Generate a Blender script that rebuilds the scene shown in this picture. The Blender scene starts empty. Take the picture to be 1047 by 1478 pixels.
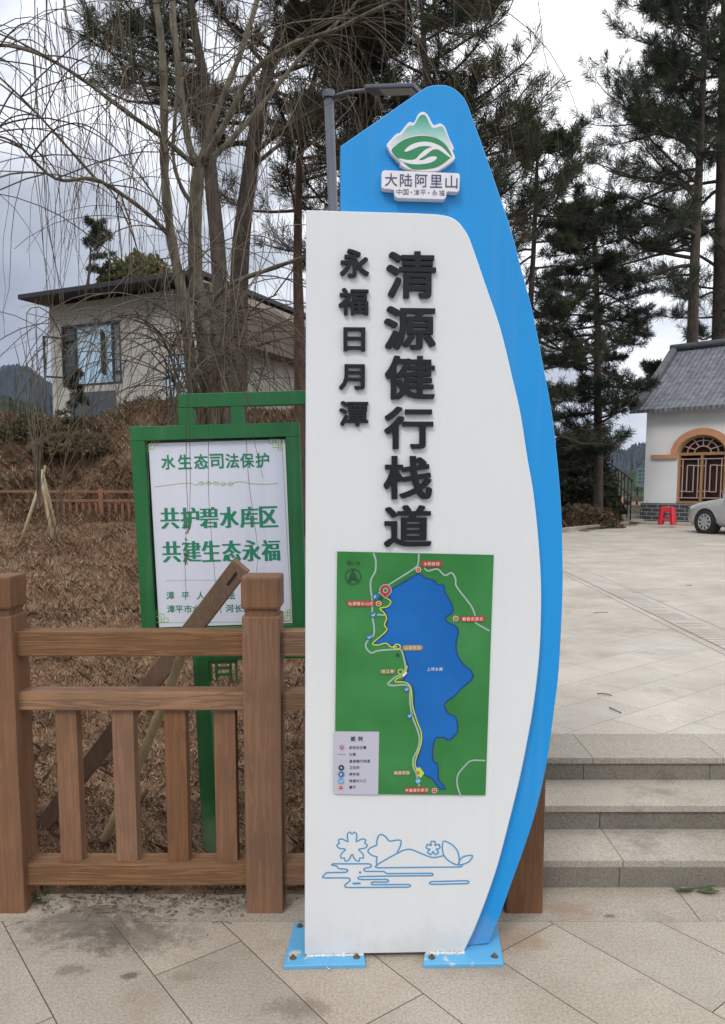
import bpy, bmesh, math, random
import numpy as np
from mathutils import Vector, Matrix
R = math.radians
sc = bpy.context.scene
col = sc.collection

# ------------------------------------------------------------------ camera, world, sun, exposure
F, PITCH, CX, CY, H = 1110.0, R(6.0), 523.5, 817.0, 1.62
cam_d = bpy.data.cameras.new('camera'); cam = bpy.data.objects.new('camera', cam_d); col.objects.link(cam)
cam.location = (0, 0, H); cam.rotation_euler = (R(90) - PITCH, 0, 0)
cam_d.sensor_fit = 'VERTICAL'; cam_d.sensor_height = 36.0; cam_d.sensor_width = 36.0
cam_d.lens = F / 1478 * 36.0; cam_d.shift_y = (CY - 739) / 1478
cam_d.clip_start = 0.05; cam_d.clip_end = 6000
sc.camera = cam
sc.view_settings.view_transform = 'Standard'; sc.view_settings.look = 'None'
sc.view_settings.exposure = 0.42; sc.view_settings.gamma = 1.0; sc.view_settings.use_curve_mapping = False
SUN_EL, SUN_AZ = R(48), R(205)          # azimuth clockwise from +Y

world = bpy.data.worlds.new('World'); sc.world = world; world.use_nodes = True
def build_world():
    nt = world.node_tree; n = nt.nodes; l = nt.links
    bg = n['Background']; bg.inputs['Strength'].default_value = 0.1
    sky = n.new('ShaderNodeTexSky'); sky.sky_type = 'NISHITA'; sky.sun_disc = False
    sky.sun_elevation = SUN_EL; sky.sun_rotation = SUN_AZ
    tc = n.new('ShaderNodeTexCoord')
    mp = n.new('ShaderNodeMapping'); mp.inputs['Scale'].default_value = (1.0, 1.0, 2.6)
    l.new(tc.outputs['Generated'], mp.inputs['Vector'])
    ns = n.new('ShaderNodeTexNoise'); ns.inputs['Scale'].default_value = 2.6
    ns.inputs['Detail'].default_value = 7; ns.inputs['Roughness'].default_value = 0.52; ns.inputs['Distortion'].default_value = 0.35
    l.new(mp.outputs[0], ns.inputs['Vector'])
    # overcast deck: lighter towards the thin cloud on the right, heavier on the left
    dot = n.new('ShaderNodeVectorMath'); dot.operation = 'DOT_PRODUCT'; dot.inputs[1].default_value = (0.50, 0.0, 1.0)
    l.new(tc.outputs['Generated'], dot.inputs[0])
    ad = n.new('ShaderNodeMath'); ad.operation = 'MULTIPLY_ADD'; ad.inputs[1].default_value = 0.95; ad.inputs[2].default_value = -0.16
    l.new(ns.outputs['Fac'], ad.inputs[0])
    sm = n.new('ShaderNodeMath'); sm.operation = 'MULTIPLY_ADD'; sm.inputs[1].default_value = 0.90
    l.new(dot.outputs['Value'], sm.inputs[0]); l.new(ad.outputs[0], sm.inputs[2])
    cr = n.new('ShaderNodeValToRGB')
    e = cr.color_ramp.elements
    e[0].position = 0.22; e[0].color = (0.20, 0.225, 0.285, 1)
    e[1].position = 0.95; e[1].color = (1.0, 1.0, 1.0, 1)
    k = e.new(0.47); k.color = (0.34, 0.365, 0.42, 1)
    k = e.new(0.66); k.color = (0.80, 0.82, 0.87, 1)
    l.new(sm.outputs[0], cr.inputs['Fac'])
    vm = n.new('ShaderNodeVectorMath'); vm.operation = 'SCALE'; vm.inputs['Scale'].default_value = 12.6
    l.new(cr.outputs['Color'], vm.inputs[0])
    mx = n.new('ShaderNodeMix'); mx.data_type = 'RGBA'; mx.inputs['Factor'].default_value = 0.93
    l.new(sky.outputs['Color'], mx.inputs['A']); l.new(vm.outputs[0], mx.inputs['B'])
    l.new(mx.outputs['Result'], bg.inputs['Color'])
build_world()
sun_d = bpy.data.lights.new('sun', 'SUN'); sun_d.energy = 1.1; sun_d.angle = R(16); sun_d.color = (1.0, 0.95, 0.87)
sun = bpy.data.objects.new('sun', sun_d); col.objects.link(sun); sun.location = (-4, -6, 12)
sdir = Vector((math.sin(SUN_AZ) * math.cos(SUN_EL), math.cos(SUN_AZ) * math.cos(SUN_EL), math.sin(SUN_EL)))
sun.rotation_euler = sdir.to_track_quat('Z', 'Y').to_euler()
sc.cycles.max_bounces = 6; sc.cycles.diffuse_bounces = 3; sc.cycles.glossy_bounces = 3
sc.cycles.transmission_bounces = 4; sc.cycles.transparent_max_bounces = 8; sc.cycles.volume_bounces = 0

# ------------------------------------------------------------------ reading the survey of the photograph (pixels -> metres)
def ray(px, py):
    V = (py - CY) / F
    return Vector(((px - CX) / F, math.cos(PITCH) - V * math.sin(PITCH), -math.sin(PITCH) - V * math.cos(PITCH)))
def G(px, py, z=0.0):
    d = ray(px, py); t = (z - H) / d.z
    return Vector((0, 0, H)) + d * t
def AT(px, py, Y):
    d = ray(px, py)
    return Vector((0, 0, H)) + d * (Y / d.y)
class Plane:
    """an upright plane: u runs along it, z is up, d is the distance in front of it"""
    def __init__(s, P, yaw, roll=0.0):
        s.P = Vector(P); s.U = Vector((math.cos(yaw), math.sin(yaw), 0)); s.N = Vector((math.sin(yaw), -math.cos(yaw), 0))
        s.Z = Vector((0, 0, 1))
        if roll:
            m = Matrix.Rotation(roll, 3, s.N); s.U = m @ s.U; s.Z = m @ s.Z
    def uv(s, px, py, d=0.0):
        r = ray(px, py); o = Vector((0, 0, H)); P = s.P + s.N * d
        t = (P - o).dot(s.N) / r.dot(s.N); q = o + r * t - P
        return (q.dot(s.U), q.dot(s.Z))
    def xyz(s, u, z, d=0.0): return s.P + s.U * u + s.Z * z + s.N * d

# ------------------------------------------------------------------ naming helpers
def tag(o, label=None, cat=None, group=None, kind=None):
    if label: o['label'] = label
    if cat: o['category'] = cat
    if group: o['group'] = group
    if kind: o['kind'] = kind
    return o
def thing(name, label, cat, loc=(0, 0, 0), rz=0.0, group=None):
    o = bpy.data.objects.new(name, None); col.objects.link(o)
    o.location = loc; o.rotation_euler = (0, 0, rz); o.empty_display_size = 0.2
    return tag(o, label, cat, group)
def copy_tree(o, parent=None):
    c = o.copy(); col.objects.link(c); c.parent = parent
    for ch in list(o.children): copy_tree(ch, c)
    return c

# ------------------------------------------------------------------ mesh builder
class MB:
    def __init__(s): s.v = []; s.f = []; s.m = []; s.s = []
    def add(s, vs, fs, mat=0, smooth=False):
        b = len(s.v); s.v += [tuple(v) for v in vs]
        for f in fs:
            s.f.append(tuple(i + b for i in f)); s.m.append(mat); s.s.append(smooth)
        return s
    def box(s, c, d, bev=0.0, mat=0, M=None, taper=1.0):
        bm = bmesh.new(); bmesh.ops.create_cube(bm, size=1.0)
        for v in bm.verts:
            k = taper if v.co.z > 0 else 1.0
            v.co = Vector((v.co.x * d[0] * k, v.co.y * d[1] * k, v.co.z * d[2]))
        if bev: bmesh.ops.bevel(bm, geom=bm.edges[:], offset=bev, segments=2, affect='EDGES', profile=0.6)
        T = Matrix.Translation(Vector(c)) @ (M.to_4x4() if M else Matrix())
        bm.verts.index_update()
        s.add([T @ v.co for v in bm.verts], [[v.index for v in f.verts] for f in bm.faces], mat)
        bm.free(); return s
    def span(s, a, b, w, h, bev=0.0, mat=0, up=Vector((0, 0, 1))):
        """a bar of section w x h between two points"""
        a = Vector(a); b = Vector(b); z = (b - a); L = z.length; z.normalize()
        x = up.cross(z)
        if x.length < 1e-4: x = Vector((1, 0, 0))
        x.normalize(); y = z.cross(x)
        M = Matrix((x, y, z)).transposed()
        return s.box((a + b) / 2, (w, h, L), bev, mat, M)
    def tube(s, pts, rad, n=6, mat=0, cap=True, smooth=True):
        pts = [Vector(p) for p in pts]
        if not hasattr(rad, '__len__'): rad = [rad] * len(pts)
        b = []; prev = None
        for i, p in enumerate(pts):
            t = (pts[min(i + 1, len(pts) - 1)] - pts[max(i - 1, 0)])
            if t.length < 1e-9: t = Vector((0, 0, 1))
            t.normalize()
            if prev is None:
                x = t.orthogonal()
            else:
                x = prev - t * prev.dot(t)
                if x.length < 1e-6: x = t.orthogonal()
            x.normalize(); prev = x; y = t.cross(x)
            for k in range(n):
                a = 2 * math.pi * k / n
                b.append(p + (x * math.cos(a) + y * math.sin(a)) * rad[i])
        fs = []
        for i in range(len(pts) - 1):
            for k in range(n):
                fs.append((i * n + k, i * n + (k + 1) % n, (i + 1) * n + (k + 1) % n, (i + 1) * n + k))
        if cap:
            fs.append(tuple(reversed(range(n)))); fs.append(tuple((len(pts) - 1) * n + k for k in range(n)))
        return s.add(b, fs, mat, smooth)
    def prism(s, outline, fn, d0, d1, mat=0, bev=0.0, side=None):
        """outline in plane coordinates, swept from d0 (back) to d1 (front) by fn(u, z, d)"""
        o = list(outline)
        area = sum(o[i][0] * o[(i + 1) % len(o)][1] - o[(i + 1) % len(o)][0] * o[i][1] for i in range(len(o)))
        if area < 0: o.reverse()
        n = len(o); vs = [fn(u, z, d0) for u, z in o]
        rings = [(0, 0.0, d0)]
        if bev:
            vs += [fn(u, z, d1 - bev) for u, z in o]
            ins = []
            for i in range(n):
                p, q, r = Vector(o[i - 1]), Vector(o[i]), Vector(o[(i + 1) % n])
                e1 = (q - p); e2 = (r - q)
                nn = Vector((-e1.y, e1.x)).normalized() + Vector((-e2.y, e2.x)).normalized()
                nn = nn.normalized() if nn.length > 1e-6 else Vector((0, 0))
                ins.append((q.x + nn.x * bev, q.y + nn.y * bev))
            vs += [fn(u, z, d1) for u, z in ins]; k = 3
        else:
            vs += [fn(u, z, d1) for u, z in o]; k = 2
        sm = mat if side is None else side
        fs = [tuple(reversed(range(n)))]
        b = len(s.v)
        s.add(vs, [], mat)
        for f, m in [(fs[0], mat)] + [(tuple((k - 1) * n + i for i in range(n)), mat)]:
            s.f.append(tuple(i + b for i in f)); s.m.append(m); s.s.append(False)
        for j in range(k - 1):
            for i in range(n):
                i2 = (i + 1) % n
                s.f.append((b + j * n + i, b + j * n + i2, b + (j + 1) * n + i2, b + (j + 1) * n + i)); s.m.append(sm); s.s.append(False)
        return s
    def sheet(s, outline, fn, d, mat=0):
        o = list(outline)
        area = sum(o[i][0] * o[(i + 1) % len(o)][1] - o[(i + 1) % len(o)][0] * o[i][1] for i in range(len(o)))
        if area < 0: o.reverse()
        return s.add([fn(u, z, d) for u, z in o], [tuple(range(len(o)))], mat)
    def ribbon(s, pts, w, fn, d, mat=0, closed=False):
        P = [Vector(p) for p in pts]; n = len(P); vs = []
        for i in range(n):
            a = P[i - 1] if (closed or i > 0) else P[i]
            b = P[(i + 1) % n] if (closed or i < n - 1) else P[i]
            t = (b - a)
            if t.length < 1e-9: t = Vector((1, 0))
            t.normalize(); nn = Vector((-t.y, t.x)) * (w / 2)
            q = P[i]
            vs += [fn(q.x - nn.x, q.y - nn.y, d), fn(q.x + nn.x, q.y + nn.y, d)]
        fs = [(2 * i, 2 * ((i + 1) % n), 2 * ((i + 1) % n) + 1, 2 * i + 1) for i in range(n if closed else n - 1)]
        return s.add(vs, fs, mat)
    def disc(s, c, r, fn, d, mat=0, n=18):
        return s.sheet([(c[0] + r * math.cos(2 * math.pi * k / n), c[1] + r * math.sin(2 * math.pi * k / n)) for k in range(n)], fn, d, mat)
    def build(s, name, mats, parent=None, local=False):
        off = Vector((0, 0, 0))
        if parent is not None and not local:
            p = parent
            while p is not None: off += Vector(p.location); p = p.parent
        me = bpy.data.meshes.new(name)
        me.from_pydata([(v[0] - off.x, v[1] - off.y, v[2] - off.z) for v in s.v], [], s.f)
        if not isinstance(mats, (list, tuple)): mats = [mats]
        for m in mats: me.materials.append(m)
        me.polygons.foreach_set('material_index', s.m); me.polygons.foreach_set('use_smooth', s.s)
        me.update()
        o = bpy.data.objects.new(name, me); col.objects.link(o)
        if parent is not None: o.parent = parent
        return o
def np_mesh(name, V, T, mi, mats, parent=None):
    """triangles (or quads) from arrays"""
    V = np.asarray(V, dtype=np.float32).copy(); T = np.asarray(T, dtype=np.int32)
    p = parent
    while p is not None: V -= np.array(p.location, dtype=np.float32); p = p.parent
    me = bpy.data.meshes.new(name); k = T.shape[1]
    me.vertices.add(len(V)); me.vertices.foreach_set('co', V.ravel())
    me.loops.add(T.size); me.loops.foreach_set('vertex_index', T.ravel())
    me.polygons.add(len(T)); me.polygons.foreach_set('loop_start', np.arange(0, T.size, k, dtype=np.int32))
    me.polygons.foreach_set('material_index', np.asarray(mi, dtype=np.int32))
    for m in mats: me.materials.append(m)
    me.update(calc_edges=True); me.validate()
    o = bpy.data.objects.new(name, me); col.objects.link(o)
    if parent is not None: o.parent = parent
    return o
def crom(pts, k=6, closed=False):
    """Catmull-Rom through points"""
    P = [Vector(p) for p in pts]; n = len(P); out = []
    for i in range(n if closed else n - 1):
        p1, p2 = P[i], P[(i + 1) % n]
        p0 = P[i - 1] if (closed or i > 0) else p1 * 2 - p2
        p3 = P[(i + 2) % n] if (closed or i < n - 2) else p2 * 2 - p1
        for j in range(k):
            t = j / k
            out.append(0.5 * ((2 * p1) + (p2 - p0) * t + (2 * p0 - 5 * p1 + 4 * p2 - p3) * t * t + (3 * p1 - p0 - 3 * p2 + p3) * t ** 3))
    if not closed: out.append(P[-1])
    return out

# ------------------------------------------------------------------ lettering
_gl = {}
def glyph(ch):
    if ch not in _gl:
        c = bpy.data.curves.new('letter', 'FONT'); c.body = ch; c.size = 1.0; c.resolution_u = 3
        o = bpy.data.objects.new('letter', c); col.objects.link(o)
        me = bpy.data.meshes.new_from_object(o.evaluated_get(bpy.context.evaluated_depsgraph_get()))
        _gl[ch] = ([tuple(v.co[:2]) for v in me.vertices], [tuple(p.vertices) for p in me.polygons])
        bpy.data.objects.remove(o); bpy.data.curves.remove(c); bpy.data.meshes.remove(me)
    return _gl[ch]
_ge = {}
def glyph_solid(ch):
    """outline edges of the flat glyph, for its side walls"""
    if ch not in _ge:
        vs, fs = glyph(ch); cnt = {}
        for f in fs:
            for i in range(len(f)):
                a, b = f[i], f[(i + 1) % len(f)]
                k = (min(a, b), max(a, b)); cnt.setdefault(k, []).append((a, b))
        _ge[ch] = [v[0] for v in cnt.values() if len(v) == 1]
    return _ge[ch]
def put_glyph(mb, ch, fn, box, bold=(0, 0), d0=0.0, depth=0.0, mat=0, em=None):
    """box = (u0, z0, u1, z1): the ink of the letter fills it; em: (u, z, size) instead places the em square"""
    vs, fs = glyph(ch)
    if not vs: return
    x0 = min(v[0] for v in vs); x1 = max(v[0] for v in vs); y0 = min(v[1] for v in vs); y1 = max(v[1] for v in vs)
    bx, by = bold
    shifts = [(0, 0)]
    if bx or by:
        nx = 1 if bx == 0 else 3
        shifts = [(i * bx, j * by) for i in ((-1, -.5, 0, .5, 1) if bx > .02 else ((-1, 0, 1) if bx else (0,))) for j in ((-1, 0, 1) if by else (0,))]
    if box is None:
        sx = sz = em[2]; ou = em[0] - 0.5 * em[2]; oz = em[1] - 0.38 * em[2]
        f2 = lambda x, y: (ou + x * sx, oz + y * sz)
    else:
        u0, z0, u1, z1 = box
        def f2(x, y):
            return (u0 + (x - (x0 - bx)) / (x1 - x0 + 2 * bx) * (u1 - u0), z0 + (y - (y0 - by)) / (y1 - y0 + 2 * by) * (z1 - z0))
    for i, (a, b) in enumerate(shifts):
        jd = d0 + depth + i * 0.00006
        q = [f2(x + a * (1 + .0021 * i), y + b * (1 - .0017 * i)) for x, y in vs]
        mb.add([fn(u, z, jd) for u, z in q], fs, mat)
        if depth:
            n = len(q); w = []
            vv = [fn(u, z, jd) for u, z in q] + [fn(u, z, d0) for u, z in q]
            mb.add(vv, [(a_, b_, b_ + n, a_ + n) for a_, b_ in glyph_solid(ch)], mat)
def put_text(mb, s, fn, u, z, size, step=None, bold=(0, 0), d0=0.0, depth=0.0, mat=0, wide=None, pl=None, center=False):
    step = step or size
    if center: u -= (len(s) - 1) * step / 2
    for i, ch in enumerate(s):
        if ch != ' ': put_glyph(mb, ch, fn, None, bold, d0, depth, mat, em=(u + i * step, z, size))

# ------------------------------------------------------------------ materials
def mat(name, c, rough=0.6, var=0.0, vscale=6.0, bump=0.0, bscale=40.0, stretch=(1, 1, 1), metal=0.0, spec=0.5, c2=None, coat=0.0, detail=5.0, dist=0.0):
    m = bpy.data.materials.new(name); m.use_nodes = True
    n = m.node_tree.nodes; l = m.node_tree.links; b = n['Principled BSDF']
    b.inputs['Base Color'].default_value = (*c, 1); b.inputs['Roughness'].default_value = rough
    b.inputs['Metallic'].default_value = metal; b.inputs['Specular IOR Level'].default_value = spec
    if coat: b.inputs['Coat Weight'].default_value = coat; b.inputs['Coat Roughness'].default_value = 0.1
    tc = n.new('ShaderNodeTexCoord'); mp = n.new('ShaderNodeMapping'); mp.inputs['Scale'].default_value = stretch
    l.new(tc.outputs['Object'], mp.inputs['Vector'])
    if var or c2:
        ns = n.new('ShaderNodeTexNoise'); ns.inputs['Scale'].default_value = vscale; ns.inputs['Detail'].default_value = detail
        ns.inputs['Distortion'].default_value = dist
        l.new(mp.outputs[0], ns.inputs['Vector'])
        cr = n.new('ShaderNodeValToRGB'); e = cr.color_ramp.elements
        a = tuple(x * (1 - var) for x in c); z = c2 or tuple(min(1, x * (1 + var)) for x in c)
        e[0].position = 0.3; e[0].color = (*a, 1); e[1].position = 0.7; e[1].color = (*z, 1)
        l.new(ns.outputs['Fac'], cr.inputs['Fac']); l.new(cr.outputs['Color'], b.inputs['Base Color'])
        rr = n.new('ShaderNodeMapRange'); rr.inputs['To Min'].default_value = max(0, rough - .08); rr.inputs['To Max'].default_value = min(1, rough + .08)
        l.new(ns.outputs['Fac'], rr.inputs['Value']); l.new(rr.outputs[0], b.inputs['Roughness'])
    if bump:
        nb = n.new('ShaderNodeTexNoise'); nb.inputs['Scale'].default_value = bscale; nb.inputs['Detail'].default_value = 4
        l.new(mp.outputs[0], nb.inputs['Vector'])
        bp = n.new('ShaderNodeBump'); bp.inputs['Strength'].default_value = bump; bp.inputs['Distance'].default_value = 0.01
        l.new(nb.outputs['Fac'], bp.inputs['Height']); l.new(bp.outputs[0], b.inputs['Normal'])
    return m
def granite(name, base, joints=None, stain=0.5, rot=0.0, off=(0, 0), tone=0.09, stain_c=(0.10, 0.085, 0.07), spots=(), joint_c=(0.075, 0.058, 0.045)):
    """speckled stone; joints = (slab length, slab width) lays a running bond of slabs with dark joints"""
    m = bpy.data.materials.new(name); m.use_nodes = True
    n = m.node_tree.nodes; l = m.node_tree.links; b = n['Principled BSDF']
    b.inputs['Roughness'].default_value = 0.78; b.inputs['Specular IOR Level'].default_value = 0.35
    tc = n.new('ShaderNodeTexCoord')
    def noise(s, d=4, r=0.6):
        t = n.new('ShaderNodeTexNoise'); t.inputs['Scale'].default_value = s; t.inputs['Detail'].default_value = d; t.inputs['Roughness'].default_value = r
        l.new(tc.outputs['Object'], t.inputs['Vector']); return t
    def ramp(src, p0, c0, p1, c1):
        r = n.new('ShaderNodeValToRGB'); e = r.color_ramp.elements
        e[0].position = p0; e[0].color = (*c0, 1); e[1].position = p1; e[1].color = (*c1, 1)
        l.new(src, r.inputs['Fac']); return r.outputs['Color']
    def mix(f, a, bb, mode='MIX'):
        x = n.new('ShaderNodeMix'); x.data_type = 'RGBA'; x.blend_type = mode
        if isinstance(f, float): x.inputs['Factor'].default_value = f
        else: l.new(f, x.inputs['Factor'])
        for k, v in (('A', a), ('B', bb)):
            if isinstance(v, tuple): x.inputs[k].default_value = (*v, 1)
            else: l.new(v, x.inputs[k])
        return x.outputs['Result']
    c = ramp(noise(110, 2, 0.8).outputs['Fac'], 0.36, tuple(x * 0.52 for x in base), 0.60, tuple(min(1, x * 1.32) for x in base))
    c = mix(0.55, c, ramp(noise(420, 1).outputs['Fac'], 0.36, tuple(x * 0.55 for x in base), 0.62, tuple(min(1, x * 1.35) for x in base)))
    big = ramp(noise(1.3, 6, 0.62).outputs['Fac'], 0.33, (0.80, 0.77, 0.73), 0.68, (1.08, 1.08, 1.08))
    c = mix(1.0, c, big, 'MULTIPLY')
    # rust and damp marks
    st = n.new('ShaderNodeMapRange'); st.inputs['From Min'].default_value = 0.56; st.inputs['From Max'].default_value = 0.74
    st.inputs['To Max'].default_value = stain
    l.new(noise(2.3, 5, 0.65).outputs['Fac'], st.inputs['Value'])
    c = mix(st.outputs[0], c, stain_c)
    st2 = n.new('ShaderNodeMapRange'); st2.inputs['From Min'].default_value = 0.60; st2.inputs['From Max'].default_value = 0.75; st2.inputs['To Max'].default_value = 0.4
    n2 = noise(3.1, 4); mp2 = n.new('ShaderNodeMapping'); mp2.inputs['Location'].default_value = (7.7, 3.1, 0); l.new(tc.outputs['Object'], mp2.inputs['Vector']); l.new(mp2.outputs[0], n2.inputs['Vector'])
    l.new(n2.outputs['Fac'], st2.inputs['Value'])
    c = mix(st2.outputs[0], c, (0.24, 0.145, 0.085))
    for (sx, sy, sr, sa, scol) in spots:            # marks that lie at one place
        vm = n.new('ShaderNodeVectorMath'); vm.operation = 'DISTANCE'; vm.inputs[1].default_value = (sx, sy, 0)
        nn = noise(14, 8, 0.82)
        fl = n.new('ShaderNodeVectorMath'); fl.operation = 'MULTIPLY'; fl.inputs[1].default_value = (0.75, 1.35, 0)
        sh = n.new('ShaderNodeVectorMath'); sh.operation = 'SUBTRACT'; sh.inputs[1].default_value = (sx, sy, 0)
        l.new(tc.outputs['Object'], sh.inputs[0]); l.new(sh.outputs[0], fl.inputs[0])
        ln = n.new('ShaderNodeVectorMath'); ln.operation = 'LENGTH'; l.new(fl.outputs[0], ln.inputs[0])
        ma = n.new('ShaderNodeMath'); ma.operation = 'MULTIPLY_ADD'; ma.inputs[1].default_value = sr * 3.6; ma.inputs[2].default_value = -sr * 1.8
        l.new(nn.outputs['Fac'], ma.inputs[0])
        sb = n.new('ShaderNodeMath'); sb.operation = 'ADD'; l.new(ln.outputs['Value'], sb.inputs[0]); l.new(ma.outputs[0], sb.inputs[1])
        mr = n.new('ShaderNodeMapRange'); mr.inputs['From Min'].default_value = sr; mr.inputs['From Max'].default_value = sr * 0.35; mr.inputs['To Max'].default_value = sa
        l.new(sb.outputs[0], mr.inputs['Value']); c = mix(mr.outputs[0], c, scol)
    ge = n.new('ShaderNodeNewGeometry'); rm = n.new('ShaderNodeMapRange'); rm.inputs['To Min'].default_value = .86; rm.inputs['To Max'].default_value = 1.10
    l.new(ge.outputs['Random Per Island'], rm.inputs['Value']); cb = n.new('ShaderNodeCombineColor')
    for k in ('Red', 'Green', 'Blue'): l.new(rm.outputs[0], cb.inputs[k])
    if not joints: c = mix(1.0, c, cb.outputs[0], 'MULTIPLY')
    hgt = noise(240, 3).outputs['Fac']
    if joints:
        mp = n.new('ShaderNodeMapping'); mp.inputs['Rotation'].default_value = (0, 0, rot); mp.inputs['Location'].default_value = (off[0], off[1], 0)
        l.new(tc.outputs['Object'], mp.inputs['Vector'])
        br = n.new('ShaderNodeTexBrick'); br.inputs['Scale'].default_value = 1.0
        br.inputs['Brick Width'].default_value = joints[0]; br.inputs['Row Height'].default_value = joints[1]
        br.inputs['Mortar Size'].default_value = 0.0022; br.inputs['Mortar Smooth'].default_value = 0.3
        br.inputs['Color1'].default_value = (1 - tone, 1 - tone, 1 - tone, 1); br.inputs['Color2'].default_value = (1 + tone, 1 + tone * .8, 1 + tone * .6, 1)
        br.inputs['Mortar'].default_value = (0.9, 0.9, 0.9, 1)
        l.new(mp.outputs[0], br.inputs['Vector'])
        c = mix(1.0, c, br.outputs['Color'], 'MULTIPLY')
        c = mix(br.outputs['Fac'], c, joint_c)
        sub = n.new('ShaderNodeMath'); sub.operation = 'SUBTRACT'; l.new(hgt, sub.inputs[0])
        l.new(br.outputs['Fac'], sub.inputs[1]); hgt = sub.outputs[0]
    bp = n.new('ShaderNodeBump'); bp.inputs['Strength'].default_value = 0.35; bp.inputs['Distance'].default_value = 0.004
    l.new(hgt, bp.inputs['Height']); l.new(bp.outputs[0], b.inputs['Normal'])
    l.new(c, b.inputs['Base Color'])
    return m
def wood(name, c, axis, rough=0.62):
    """embossed timber grain running along one axis"""
    m = bpy.data.materials.new(name); m.use_nodes = True
    n = m.node_tree.nodes; l = m.node_tree.links; b = n['Principled BSDF']; b.inputs['Roughness'].default_value = rough
    b.inputs['Specular IOR Level'].default_value = 0.35
    tc = n.new('ShaderNodeTexCoord'); mp = n.new('ShaderNodeMapping')
    s = [1.0, 1.0, 1.0]; s['xyz'.index(axis)] = 0.045
    mp.inputs['Scale'].default_value = s; l.new(tc.outputs['Object'], mp.inputs['Vector'])
    w = n.new('ShaderNodeTexNoise'); w.inputs['Scale'].default_value = 46; w.inputs['Detail'].default_value = 3; w.inputs['Distortion'].default_value = 1.3
    l.new(mp.outputs[0], w.inputs['Vector'])
    sn = n.new('ShaderNodeMath'); sn.operation = 'MULTIPLY'; sn.inputs[1].default_value = 22; l.new(w.outputs['Fac'], sn.inputs[0])
    si = n.new('ShaderNodeMath'); si.operation = 'SINE'; l.new(sn.outputs[0], si.inputs[0])
    cr = n.new('ShaderNodeValToRGB'); e = cr.color_ramp.elements
    e[0].position = 0.2; e[0].color = (*[x * (0.88 if axis == 'z' else .78) for x in c], 1); e[1].position = 0.75; e[1].color = (*[x * 1.08 for x in c], 1)
    ab = n.new('ShaderNodeMath'); ab.operation = 'MULTIPLY_ADD'; ab.inputs[1].default_value = .5; ab.inputs[2].default_value = .5; l.new(si.outputs[0], ab.inputs[0])
    l.new(ab.outputs[0], cr.inputs['Fac'])
    nz = n.new('ShaderNodeTexNoise'); nz.inputs['Scale'].default_value = 5; nz.inputs['Detail'].default_value = 6; l.new(tc.outputs['Object'], nz.inputs['Vector'])
    c2 = n.new('ShaderNodeValToRGB'); e = c2.color_ramp.elements
    e[0].position = 0.3; e[0].color = (0.86, 0.85, 0.85, 1); e[1].position = 0.7; e[1].color = (1.12, 1.1, 1.08, 1); l.new(nz.outputs['Fac'], c2.inputs['Fac'])
    mx = n.new('ShaderNodeMix'); mx.data_type = 'RGBA'; mx.blend_type = 'MULTIPLY'; mx.inputs['Factor'].default_value = 1
    l.new(cr.outputs['Color'], mx.inputs['A']); l.new(c2.outputs['Color'], mx.inputs['B'])
    oi = n.new('ShaderNodeObjectInfo'); hs = n.new('ShaderNodeHueSaturation'); l.new(mx.outputs['Result'], hs.inputs['Color'])
    mv = n.new('ShaderNodeMapRange'); mv.inputs['To Min'].default_value = .84; mv.inputs['To Max'].default_value = 1.14; l.new(oi.outputs['Random'], mv.inputs['Value']); l.new(mv.outputs[0], hs.inputs['Value'])
    ms = n.new('ShaderNodeMapRange'); ms.inputs['To Min'].default_value = 1.05; ms.inputs['To Max'].default_value = .88; l.new(oi.outputs['Random'], ms.inputs['Value']); l.new(ms.outputs[0], hs.inputs['Saturation'])
    last = hs.outputs['Color']
    for (sc_, lo_, am, cc) in ((17, .70, .75, (.36, .27, .19)), (6, .60, .25, (.055, .042, .034))):     # chips, then grime
        q = n.new('ShaderNodeTexNoise'); q.inputs['Scale'].default_value = sc_; q.inputs['Detail'].default_value = 7; q.inputs['Roughness'].default_value = .7
        qm = n.new('ShaderNodeMapping'); qm.inputs['Location'].default_value = (sc_, 2.3, 0); l.new(tc.outputs['Object'], qm.inputs['Vector']); l.new(qm.outputs[0], q.inputs['Vector'])
        r_ = n.new('ShaderNodeMapRange'); r_.inputs['From Min'].default_value = lo_; r_.inputs['From Max'].default_value = lo_ + (.02 if sc_ > 10 else .18); r_.inputs['To Max'].default_value = am
        l.new(q.outputs['Fac'], r_.inputs['Value'])
        x_ = n.new('ShaderNodeMix'); x_.data_type = 'RGBA'; l.new(r_.outputs[0], x_.inputs['Factor']); l.new(last, x_.inputs['A']); x_.inputs['B'].default_value = (*cc, 1); last = x_.outputs['Result']
    l.new(last, b.inputs['Base Color'])
    bp = n.new('ShaderNodeBump'); bp.inputs['Strength'].default_value = 0.22 if axis == 'z' else .4; bp.inputs['Distance'].default_value = 0.003
    l.new(ab.outputs[0], bp.inputs['Height']); l.new(bp.outputs[0], b.inputs['Normal'])
    return m
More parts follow.
